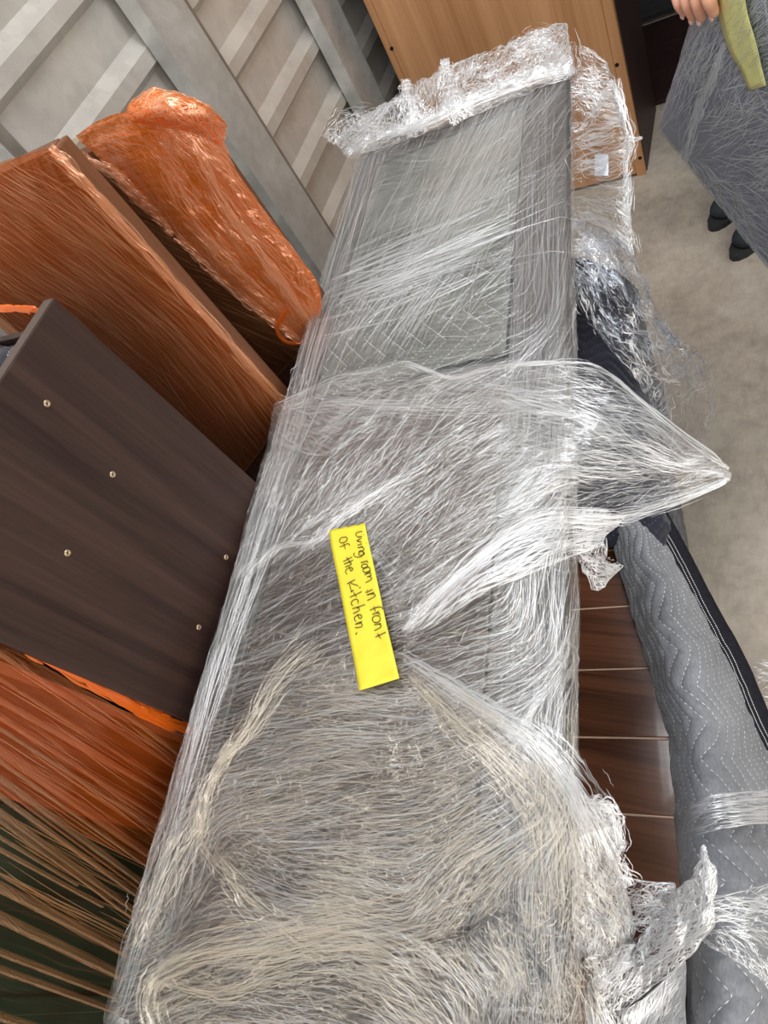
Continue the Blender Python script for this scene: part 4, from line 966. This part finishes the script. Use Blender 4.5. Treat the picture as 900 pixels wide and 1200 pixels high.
# general film over the front (two regions with a bare wooden band between them)
rows = [[(-60, 212, .006), (0, 190, .006), (30, 181, .006), (58, 174, .008), (66, 182, .004)], [(-60, 300, .006), (20, 300, .006), (80, 296, .006), (130, 288, .008), (168, 290, .004)],
        [(-60, 400, .006), (40, 400, .006), (120, 390, .006), (190, 372, .008), (236, 366, .004)], [(-60, 520, .006), (80, 520, .006), (180, 490, .006), (250, 448, .008), (283, 420, .004)],
        [(-60, 640, .006), (120, 640, .006), (230, 600, .006), (310, 520, .008), (338, 480, .004)]]
o, G15, UV15 = sheet('orange_film', cgrid(rows, ONp), 120, 160, MT['film_orange'], nbd, lambda G, UV: 0.0016 * ridge(UV * np.array([10, 10]), 3, 201))
af2 = angle_field([(20, 220, -33), (60, 300, -36), (20, 380, -36), (140, 260, -45), (180, 330, -40), (120, 400, -42), (230, 420, -50), (250, 500, -48), (300, 450, -52)])
streaks(G15, 1500, af2, 60, 0.0011, MT['wr_orange'], 'film_wrinkles', nbd, lambda P: np.clip(0.5 + 0.7 * vnoise(P / 40, 210), 0.05, 1), jit=4, curl=5, seed=51)
streaks(G15, 60, af2, 60, 0.0030, MT['wr_orange'], 'film_wrinkles', nbd, None, jit=4, curl=5, seed=52)
bundle([(58, 173, .006), (90, 204, .006), (130, 248, .006), (180, 302, .006), (232, 361, .006), (285, 420, .006), (330, 470, .006), (338, 480, .006)], ONp, (4, 5, 6, 8), 70, 0.0016, MT['wr_orange'], 'film_hem', nbd, wander=3, seed=92)
# band of clear-brown film (middle)
rows = [[(60, 172, .003), (95, 160, .003), (150, 150, .003), (230, 160, .003)], [(130, 250, .003), (180, 245, .003), (230, 250, .003), (300, 250, .003)], [(230, 370, .003), (270, 355, .003), (310, 340, .003), (350, 330, .003)], [(310, 470, .003), (325, 440, .003), (345, 420, .003), (362, 400, .003)]]
o, G16, _ = sheet('orange_film', cgrid(rows, OWp), 90, 60, MT['film_smoke'], ob, lambda G, UV: 0.001 * ridge(UV * 14, 3, 221))
streaks(G16, 420, angle_field([(100, 190, -35), (200, 290, -25), (280, 360, -22), (320, 430, -25)]), 60, 0.0008, MT['wr_tan'], 'film_wrinkles', ob, None, jit=4, curl=5, seed=53)
# dense loose orange film from the top corner down the right edge
rows = [[(88, 160, .012), (118, 140, .02), (160, 128, .03), (210, 128, .03), (248, 148, .025), (262, 172, .015)],
        [(120, 190, .014), (150, 180, .03), (185, 175, .035), (222, 180, .035), (255, 185, .03), (276, 202, .015)],
        [(158, 238, .014), (185, 232, .025), (215, 228, .03), (250, 230, .03), (285, 232, .03), (307, 245, .015)],
        [(205, 275, .012), (228, 278, .025), (255, 276, .03), (285, 278, .035), (315, 275, .03), (335, 282, .016)],
        [(250, 318, .012), (270, 322, .025), (295, 322, .03), (322, 318, .035), (345, 310, .03), (358, 312, .016)],
        [(300, 360, .012), (315, 362, .02), (330, 358, .025), (345, 350, .03), (360, 340, .03), (372, 332, .016)],
        [(350, 402, .012), (354, 400, .015), (358, 396, .018), (364, 388, .02), (370, 375, .02), (376, 362, .014)]]
o, G17, _ = sheet('orange_film', cgrid(rows, OWp), 150, 130, MT['film_orange_dense'], ob, lambda G, UV: 0.005 * ridge(UV * np.array([26, 9]), 4, 231) + 0.002 * ridge(UV * 60, 2, 236))
af3 = angle_field([(150, 170, -30), (220, 170, -45), (200, 240, -42), (260, 230, -55), (260, 300, -45), (320, 290, -52), (340, 350, -48), (300, 345, -40)])
streaks(G17, 1500, af3, 34, 0.0012, MT['wr_orange'], 'film_wrinkles', ob, lambda P: np.clip(0.4 + 0.8 * vnoise(P / 24, 240), 0.02, 1), jit=12, curl=16, seed=54)
for q, (pth, sp, cnt) in enumerate([([(215, 150, .03), (240, 190, .04), (255, 225, .042), (280, 262, .042), (310, 305, .042), (340, 345, .035), (362, 382, .03)], (4, 7, 8, 6, 4), 70),
                                    ([(95, 182, .02), (140, 208, .025), (165, 235, .025), (185, 255, .02), (203, 277, .02)], (3, 7, 5, 1), 60),
                                    ([(205, 277, .02), (250, 320, .02), (300, 362, .02), (352, 402, .02)], (2, 4, 3), 40),
                                    ([(190, 150, .035), (200, 200, .035), (230, 250, .03), (290, 320, .03), (340, 372, .02)], (12, 20, 16, 6), 70)]):
    bundle(pth, OWp, sp, cnt, 0.0016, MT['wr_orange'], 'film_fold', ob, wander=3, seed=100 + q)
rows = [[(148, 135, .02), (152, 120, .03), (180, 108, .03), (215, 112, .03), (245, 125, .03), (262, 145, .02)], [(150, 138, .035), (165, 128, .055), (190, 122, .06), (218, 126, .06), (245, 138, .05), (264, 156, .025)],
        [(156, 142, .04), (170, 138, .06), (195, 138, .065), (218, 142, .065), (240, 150, .05), (262, 164, .03)], [(172, 142, .03), (180, 146, .04), (200, 150, .045), (220, 152, .045), (238, 156, .04), (256, 170, .02)]]
o, G18, _ = sheet('orange_film', cgrid(rows, OWp), 80, 120, MT['film_orange_dense'], ob, lambda G, UV: 0.006 * ridge(UV * 24, 4, 251))
streaks(G18, 260, angle_field([(170, 120, 30), (200, 130, -20), (240, 140, -45)]), 26, 0.0014, MT['wr_orange'], 'film_wrinkles', ob, None, jit=25, curl=30, seed=55)
lp = [OWp(*p) for p in catmull(np.array([(348, 350, .02), (330, 372, .03), (325, 388, .03), (335, 400, .03), (352, 402, .02), (362, 396, .015)], float), 30)]
V, Fc = tube(lp, 0.004, 8); mesh('film_loop', V, Fc, MT['film_orange_dense'], ob)
# straight pulled edge behind the dark bookcase
bundle([(-30, 361, .02), (10, 361, .02), (40, 363, .02), (58, 364, .02)], lambda x, y, h: aty(x, y, 0.46), (3, 3, 2), 60, 0.0022, MT['film_orange_rope'], 'film_hem', ob, wander=1, seed=110)

# ------------------------------------------------------------------ brown and green pieces wrapped together in the foreground left
XG = -0.745
gw = thing('wrapped_cupboard', 'reddish brown wooden cupboard under tight orange film strands, nearer than the dark bookcase', 'cupboard', (XG - 0.1, 0.0, 0))
box('body', (XG - 0.30, -0.055, 0), (XG, 0.074, 1.22), MT['wrapped_wood'], gw, None, 0.004)
box('edge_strip', (XG, 0.062, 0.0), (XG + 0.006, 0.0735, 1.2205), plain('pinkish grey edge strip', (0.34, 0.22, 0.21), 0.5), gw, None, 0.001)['label'] = 'pinkish grey edge strip'
gg = thing('green_wooden_box', 'dark green box under brown film strands at the lower left corner', 'box', (XG - 0.1, -0.35, 0))
box('body', (XG - 0.30, -0.80, 0.0), (XG - 0.004, -0.060, 1.12), MT['green'], gg, None, 0.004)
for yy in (-0.16, -0.26, -0.36, -0.46): box('moulding', (XG - 0.004, yy, 0.0), (XG + 0.002, yy + 0.018, 1.10), MT['green'], gg, None, 0.002)
XF = XG + 0.012
FXp = lambda x, y, h=0.0: atx(x, y, XF + h)
bundle([(-30, 722, 0), (40, 762, 0), (110, 800, 0), (170, 832, 0), (225, 858, 0)], lambda x, y, h: FXp(x, y, h + .004), (7, 7, 8, 7), 110, 0.0030, MT['film_orange_rope'], 'film_hem', gw, wander=1.2, seed=120)
rows = [[(-60, 720, 0), (60, 785, 0), (140, 830, 0), (240, 875, 0)], [(-60, 800, 0), (60, 870, 0), (140, 910, 0), (230, 950, 0)], [(-60, 900, 0), (60, 960, 0), (140, 1000, 0), (220, 1040, 0)]]
o, G19, _ = sheet('orange_film', cgrid(rows, FXp), 90, 80, MT['film_orange'], gw, lambda G, UV: .001 * ridge(UV * 20, 3, 261))
o2_ = [[(-60, 900, 0), (60, 960, 0), (140, 1000, 0), (220, 1040, 0)], [(-60, 1030, 0), (60, 1080, 0), (140, 1110, 0), (200, 1130, 0)], [(-60, 1200, 0), (60, 1230, 0), (140, 1240, 0), (200, 1250, 0)]]
o, G20, _ = sheet('brown_film', cgrid(o2_, FXp), 90, 80, MT['film_smoke'], gg, lambda G, UV: .001 * ridge(UV * 20, 3, 262))
af4 = angle_field([(60, 800, -33), (140, 880, -35), (40, 880, -36), (100, 940, -34), (60, 1000, -33), (100, 1050, -28), (40, 1100, -24), (80, 1150, -20), (40, 1190, -12)])
streaks(G19, 110, af4, 130, 0.0010, MT['wr_orange'], 'film_wrinkles', gw, lambda P: np.clip(.5 + .8 * vnoise(P / 30, 8), 0.05, 1), jit=3, curl=3, seed=56)
streaks(G20, 60, af4, 140, 0.0010, MT['wr_tan'], 'film_wrinkles', gg, lambda P: np.clip(.3 + .8 * vnoise(P / 30, 9), 0.02, 1) * (P[..., 1] < 1060 + 0.3 * P[..., 0]), jit=3, curl=3, seed=57)
rs = np.random.default_rng(31)
def wide_strand(x0, y0, x1, y1, w, mat, par):
    P = []
    k = 14
    for s in range(k):
        t = s / (k - 1); x = x0 + (x1 - x0) * t; y = y0 + (y1 - y0) * t
        c = FXp(x, y, .004); P.append(c)
    P = np.array(P); T = np.gradient(P, axis=0); T /= np.linalg.norm(T, axis=1, keepdims=True); sd = np.cross(T, [1, 0, 0]); sd /= np.linalg.norm(sd, axis=1, keepdims=True)
    prof_ = np.linspace(-1, 1, 7); G = P[:, None] + sd[:, None] * prof_[None, :, None] * w / 2 + np.array([1, 0, 0]) * (0.0035 * (1 - prof_ ** 2) + 0.0012 * np.sin(prof_ * 7))[None, :, None]
    UV = np.stack(np.meshgrid(prof_ * w / 2, np.linspace(0, 0.25, k)), -1)
    return mesh('film_strand', G.reshape(-1, 3), grid_faces(k, 7), mat, par, True, UV.reshape(-1, 2)[:, ::-1])
MT['strand_tan'] = film('tan film strand', (0.60, 0.33, 0.16), 0.42, ((0, 3, 300, 0.50, 0.66, 0.15),), 0.2, 0.55, tint=(0.9, 0.7, 0.5), patch=(4, 0.2, 0.4))
MT['strand_orange'] = film('orange film strand', (0.80, 0.33, 0.13), 0.32, ((0, 3, 300, 0.50, 0.66, 0.15),), 0.2, 0.55, tint=(0.95, 0.6, 0.4), patch=(4, 0.2, 0.4))
for (xa, ya, xb, yb, w, c) in [(-10, 760, 215, 905, .006, 'o'), (-10, 790, 205, 925, .004, 'o'), (-10, 815, 200, 935, .007, 'o'), (-10, 835, 190, 960, .005, 'o'), (-10, 872, 172, 1000, .010, 'o'),
                               (-10, 848, 185, 972, .004, 't'), (-10, 905, 160, 1030, .008, 't'), (-10, 925, 155, 1045, .006, 't'), (-10, 945, 150, 1062, .008, 't'), (-10, 955, 148, 1070, .004, 't'),
                               (-10, 975, 60, 1018, .004, 't'), (-10, 990, 90, 1045, .005, 't'), (-10, 1034, 135, 1110, .010, 't'), (-10, 1070, 125, 1135, .011, 't'), (-10, 1112, 115, 1160, .007, 't'), (-10, 1132, 112, 1176, .007, 't'),
                               (-10, 1188, 60, 1210, .008, 't'), (-10, 885, 168, 1012, .004, 't'), (-10, 915, 158, 1038, .003, 'o')]:
    xb, yb = xb + 30, yb + 30 * (yb - ya) / (xb - xa)
    wide_strand(xa, ya, xb, yb, w, MT['strand_orange' if c == 'o' else 'strand_tan'], gw if c == 'o' else gg)

# ------------------------------------------------------------------ pale-backed dresser at the far end
YB = 2.26
br = atz(757, 205, 0); xb0, xb1 = -1.145, float(br[0])
wd_ = thing('dresser', 'light orange brown wooden back of a tall dresser standing on the concrete floor', 'dresser', ((xb0 + xb1) / 2, YB + 0.2, 0))
box('back_board', (xb0 + 0.022, YB + 0.003, 0.01), (xb1 - 0.03, YB + 0.012, 1.85), MT['orange_wood'], wd_, None, 0.001)
box('frame_strip', (xb1 - 0.029, YB, 0.0), (xb1, YB + 0.02, 1.86), MT['orange_wood'], wd_, None, 0.0015)
box('frame_strip', (xb0, YB, 0.0), (xb0 + 0.021, YB + 0.02, 1.86), MT['orange_wood'], wd_, None, 0.0015)
box('body', (xb0 + 0.004, YB + 0.02, 0.012), (xb1 - 0.004, YB + 0.36, 1.85), MT['black'], wd_, None, 0.003)['label'] = 'blackish brown body'  # height above the view raised to shade the floor behind
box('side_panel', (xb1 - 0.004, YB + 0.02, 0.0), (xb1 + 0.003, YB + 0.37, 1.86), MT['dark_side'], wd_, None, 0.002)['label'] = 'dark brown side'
for px, py in [(459, 57), (723, 76), (731, 206), (750, 185)]:
    p = aty(px, py, YB); n = 10
    q = [(p[0] + 0.006 * math.cos(k * 2 * math.pi / n), YB - 0.0015, p[2] + 0.006 * math.sin(k * 2 * math.pi / n)) for k in range(n)]
    mesh('screw', q + [(a[0], YB + 0.001, a[2]) for a in q], [tuple(range(n))] + [(k, (k + 1) % n, n + (k + 1) % n, n + k) for k in range(n)], MT['black'], wd_, False)

fgb = thing('storage_box', 'dark grey storage box on the floor in the shade at the far end', 'box', (-0.3, 3.5, 0))
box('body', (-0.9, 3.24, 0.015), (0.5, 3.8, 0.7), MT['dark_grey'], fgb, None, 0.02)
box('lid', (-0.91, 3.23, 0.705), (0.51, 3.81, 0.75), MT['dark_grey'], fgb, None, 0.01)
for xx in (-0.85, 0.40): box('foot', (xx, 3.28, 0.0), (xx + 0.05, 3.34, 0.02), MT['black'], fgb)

fbd = thing('shade_board', 'dark brown board added as floor shade on the concrete beyond the dresser', 'board', (-0.2, 2.9, 0))
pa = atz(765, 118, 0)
for k in range(3): box('shade_strip', (-0.95, 2.65 + k * 0.19, 0.001), (0.45, 2.835 + k * 0.19, 0.018), MT['dark_side'], fbd, None, 0.002)  # dark strips stand in for the shade on the far floor

# ------------------------------------------------------------------ large blanket-wrapped slab carried by a person
def zcp(px, py, d): return CAM + ray(px, py) * d / F
A = zcp(760, 150, 1.6); B = zcp(800, 15, 1.2)
e = B - A; r_ = ray(900, 325); Cc = CAM + r_ * (((A - CAM) @ e) / (r_ @ e))
E1 = e / np.linalg.norm(e); E2 = (Cc - A) / np.linalg.norm(Cc - A); E3 = np.cross(E2, E1)
if E3 @ (CAM - A) < 0: E3 = -E3
LEN2 = (A[2] - 0.004) / (-E2[2]); LEN1 = 0.85
print('slab', A, B, Cc, 'E1', E1, 'E2', E2, 'E3', E3, LEN2)
sl = thing('wrapped_slab', 'large grey blanket-padded slab in clear film with yellow-green tape, held up at the right', 'furniture', A + E2 * LEN2)
sfr = lambda p: A + E1 * p[0] + E2 * p[1] + E3 * p[2]
box('board', (0.012, 0.012, -0.070), (LEN1 - 0.01, LEN2 - 0.012, -0.018), MT['dark_laminate'], sl, sfr, 0.006)
k1, k2 = 110, 90
a_, b_ = np.meshgrid(np.linspace(0, LEN1, k1), np.linspace(0, LEN2, k2), indexing='ij')
ed_ = np.minimum.reduce([a_, b_, LEN1 - a_, LEN2 - b_]); hh = -0.045 * np.exp(-ed_ / 0.012)
cut = np.clip(0.02 - (a_ + b_), 0, 1)
GS = A + (a_ + cut * .5)[..., None] * E1 + (b_ + cut * .5)[..., None] * E2 + (hh - 0.002 + 0.003 * fbm(np.stack([a_ * 12, b_ * 12], -1), 3, 5))[..., None] * E3
pad = mesh('padding', GS.reshape(-1, 3), grid_faces(k1, k2), MT['slab_quilt'], sl, True, np.stack([a_, b_], -1).reshape(-1, 2)); pad.modifiers.new('s', 'SOLIDIFY').thickness = 0.008
GF = GS + E3 * 0.004 + (0.0012 * ridge(np.stack([a_ * 30, b_ * 30], -1), 3, 9))[..., None] * E3
mesh('stretch_film', GF.reshape(-1, 3), grid_faces(k1, k2), MT['film_grey'], sl, True, np.stack([a_, b_], -1).reshape(-1, 2))
# back of padding
GBk = A + a_[..., None] * E1 + b_[..., None] * E2 + (-0.075 + 0.03 * np.exp(-ed_ / 0.012))[..., None] * E3
mesh('padding', GBk.reshape(-1, 3), grid_faces(k1, k2), MT['slab_quilt'], sl, True, np.stack([a_, b_], -1).reshape(-1, 2))
streaks(GF, 1500, angle_field([(780, 130, 70), (800, 100, 75), (790, 40, 60), (830, 170, 25), (860, 120, 60), (880, 200, 10), (850, 250, -50), (880, 60, 30), (820, 210, -50), (885, 20, 60)]), 26, 0.0010, MT['wr_slab'], 'film_wrinkles', sl,
        lambda P: np.clip(.45 + .8 * vnoise(P / 24, 4), 0.03, 1), jit=26, curl=4, seed=61)
streaks(GF, 260, angle_field([(790, 150, 68), (770, 140, 72), (840, 40, 55), (850, 200, -20), (880, 140, 30), (860, 250, -45)]), 80, 0.0011, MT['wr_slab'], 'film_wrinkles', sl, None, jit=10, curl=3, seed=64)
streaks(GF, 160, angle_field([(860, 160, 20), (880, 60, 45), (800, 230, -55), (840, 230, -50), (890, 100, -60)]), 60, 0.0016, MT['wr_bright'], 'film_wrinkles', sl, lambda P: 1.0 * (P[..., 0] > 810), jit=30, curl=5, seed=62)
SP = lambda x, y, h=0.0: atplane(x, y, A + E3 * h, E3)
bundle([(850, 50, 0), (835, 90, 0), (815, 140, 0), (798, 195, 0)], lambda x, y, h: SP(x, y, .008), (4, 6, 8), 60, .0014, MT['wr_slab'], 'film_fold', sl, seed=130)
# tape on the slab
lf = catmull(np.array([(833, -60), (838, -20), (843, 20), (855, 60), (867, 80), (878, 106)], float), 24); rt = catmull(np.array([(868, -60), (871, -20), (876, 15), (886, 50), (892, 76), (898, 100)], float), 24)
TGs = np.array([[SP(*(l * (1 - t) + r * t), 0.009) for t in np.linspace(0, 1, 6)] for l, r in zip(lf, rt)])
tp2 = mesh('tape', TGs.reshape(-1, 3), grid_faces(24, 6), MT['pale_tape'], sl); tp2['label'] = 'yellow-green tape strip'; tp2.modifiers.new('s', 'SOLIDIFY').thickness = 0.0006
streaks(TGs, 60, angle_field([(860, 20, 55)]), 26, .0012, MT['wr_bright'], 'film_wrinkles', sl, None, jit=20, seed=63)

# ------------------------------------------------------------------ person holding the slab
def skin(name, joints, edges, mat, parent, sub=2):
    me = bpy.data.meshes.new(name); me.from_pydata([tuple(float(c) for c in j[0]) for j in joints], edges, [])
    o = bpy.data.objects.new(name, me); COL.objects.link(o)
    bpy.context.view_layer.objects.active = o
    md = o.modifiers.new('skin', 'SKIN'); md.use_smooth_shade = True
    sv = me.skin_vertices[0].data
    for v, j in zip(sv, joints):
        rr = j[1]; v.radius = (rr, rr) if isinstance(rr, (int, float)) else rr
    sv[0].use_root = True
    sb = o.modifiers.new('sub', 'SUBSURF'); sb.levels = sub; sb.render_levels = sub
    me.materials.append(mat)
    if parent is not None:
        o.parent = parent; o.matrix_parent_inverse = Matrix.Translation(-parent.location)
    return o
ftL = atz(844, 260, 0.0); ftR = atz(870, 294, 0.0)
pc = np.array([(ftL[0] + ftR[0]) / 2 + 0.20, (ftL[1] + ftR[1]) / 2 + 0.22, 0])
per = thing('person', 'person in dark clothes standing behind the grey padded slab, gripping its edge', 'person', pc)
hand = zcp(806, -22, 1.235)
hip = pc + [0.0, 0.05, 0.92]; sh = pc + [0.02, 0.0, 1.42]
fwdp = np.array([-0.35, -0.93, 0]); sidep = np.array([-0.93, 0.35, 0])    # the person's right side points to -x
shR = sh + sidep * 0.19; shL = sh - sidep * 0.19
elR = (shR + hand) / 2 + np.array([-0.02, 0.16, -0.12]); 
hR = hip + sidep * 0.09; hL = hip - sidep * 0.09
an1 = ftL + [0.05, 0.09, 0.09]; an2 = ftR + [0.06, 0.10, 0.09]
legs_j = [(hip, .13), (hR - [0, 0, .04], .10), ((hR + an1) / 2 + fwdp * .04, .065), (an1, .048), (hL - [0, 0, .04], .10), ((hL + an2) / 2 + fwdp * .05, .065), (an2, .048)]
skin('trousers', legs_j, [(0, 1), (1, 2), (2, 3), (0, 4), (4, 5), (5, 6)], MT['trousers'], per)
elL = shL + np.array([0.06, -0.12, -0.26]); hdL = elL + np.array([-0.02, -0.20, -0.10])
wr = hand + (elR - hand) / np.linalg.norm(elR - hand) * 0.085
skin('shirt', [(hip + [0, 0, .05], .135), (hip + [0, 0, .28], .13), (sh - [0, 0, .06], .125), (sh + [0, 0, .06], .062), (shR, .062), (elR, .045), (wr + (elR - wr) * .25, .036), (shL, .062), (elL, .045), (hdL, .034)],
     [(0, 1), (1, 2), (2, 3), (2, 4), (4, 5), (5, 6), (2, 7), (7, 8), (8, 9)], MT['shirt'], per)
hc = sh + np.array([-0.01, -0.03, 0.25])
hd = skin('head', [(sh + [0, 0, .07], .052), (hc - [0, 0, .07], .055), (hc, .085), (hc + [0, 0, .075], .07), (hc + fwdp * .095 - [0, 0, .015], .016), (hc + fwdp * .06 - [0, 0, .085], .030), (hc + sidep * .085, .014), (hc - sidep * .085, .014)],
          [(0, 1), (1, 2), (2, 3), (2, 4), (1, 5), (2, 6), (2, 7)], MT['skin'], per)
skin('hair', [(hc + [0, 0.01, .065], .092), (hc - fwdp * .05 + [0, 0, .02], .08), (hc - fwdp * .05 - [0, 0, .05], .055)], [(0, 1), (1, 2)], MT['hair'], per)
for s in (-1, 1):
    c = hc + fwdp * .082 + sidep * s * .034 + np.array([0, 0, .01]); V, Fc = tube([c - fwdp * .006, c, c + fwdp * .006], [0.004, .009, .004], 8); mesh('eye', V, Fc, MT['hair'], per)
V, Fc = tube([hc + fwdp * .088 + sidep * t - np.array([0, 0, .055]) for t in (-.025, 0, .025)], [.002, .004, .002], 6); mesh('mouth', V, Fc, MT['nail'], per)
# hands: palm behind the slab edge, four fingers folded over onto the face
tips = [(803.5, 15), (813.5, 21), (823, 22.5), (838, 17)]
fing = []
def hand_mesh(name, wrist, palm, knuckles, mids, tipsw, thumb):
    J = [(palm, (.030, .020)), (wrist, (.025, .020))]; Ed = [(0, 1)]
    for kx, mx, tx in zip(knuckles, mids, tipsw):
        b0 = len(J); J += [(kx, .0125), (mx, .0115), (tx * .35 + mx * .65, .0105), (tx, .0085)]; Ed += [(0, b0), (b0, b0 + 1), (b0 + 1, b0 + 2), (b0 + 2, b0 + 3)]
    b0 = len(J); J += [(thumb[0], .0125), (thumb[1], .010), (thumb[2], .008)]; Ed += [(0, b0), (b0, b0 + 1), (b0 + 1, b0 + 2)]
    return skin(name, J, Ed, MT['skin'], per, 2)
tw = [SP(x, y, 0.014) for x, y in tips]
mids = [SP(x, y, 0.030) for x, y in [(797, 5), (806, 6), (818, 5), (831, 2)]]
kn = [SP(x, y, 0.020) for x, y in [(793, -12), (803, -16), (814, -19), (827, -22)]]
palm = SP(797, -30, -0.012); wrist = palm + (elR - palm) / np.linalg.norm(elR - palm) * 0.075
hm = hand_mesh('hand', wrist, palm, kn, mids, tw, [SP(782, -30, -.02), SP(786, -14, -.05), SP(800, -4, -.085)])
for t_, m_ in zip(tw, mids):
    d = t_ - m_; d /= np.linalg.norm(d); c = t_ + d * 0.001 + E3 * 0.0075
    V, Fc = tube([c - d * .007, c - d * .003, c + d * .003, c + d * .0065], [.002, .0052, .0055, .003], 8)
    nv = np.array(V); nv = c + (nv - c) - ((nv - c) @ E3)[:, None] * E3 * 0.6
    mesh('nail', nv, Fc, MT['nail'], hm)
kL = [hdL + np.array([dx, -.07, -.03]) for dx in (-.03, -.01, .01, .03)]
hand_mesh('hand', hdL, hdL + np.array([0, -.05, -.02]), kL, [k + np.array([0, -.02, -.02]) for k in kL], [k + np.array([0, -.02, -.05]) for k in kL], [hdL + np.array([-.04, -.03, -.01]), hdL + np.array([-.055, -.055, -.02]), hdL + np.array([-.055, -.08, -.03])])
for f0, an in ((ftL, an1), (ftR, an2)):
    f0 = np.array([f0[0], f0[1], 0.0]); d = np.array([an[0] - f0[0], an[1] - f0[1], 0]); d /= np.linalg.norm(d)
    hl = f0 + d * 0.20
    so = skin('shoe', [(f0 + d * .10 + [0, 0, .040], (.042, .034)), (f0 + d * .03 + [0, 0, .036], (.042, .030)), (f0 - d * .02 + [0, 0, .034], (.034, .024)), (hl + [0, 0, .045], (.036, .036)), (an + [0, 0, .02], (.045, .045))],
              [(0, 1), (1, 2), (0, 3), (3, 4)], MT['shoe'], per)
    sd = np.array([-d[1], d[0], 0]); k = 20; V = []
    for zz in (0.0, 0.018):
        for q in range(k):
            a = q * 2 * math.pi / k; t = math.cos(a); V.append(f0 + d * (.09 + .135 * t) + sd * (.043 + .006 * -t) * math.sin(a) + np.array([0, 0, zz]))
    mesh('sole', V, [tuple(range(k))[::-1], tuple(range(k, 2 * k))] + [(q, (q + 1) % k, k + (q + 1) % k, k + q) for q in range(k)], MT['sole'], per, False)
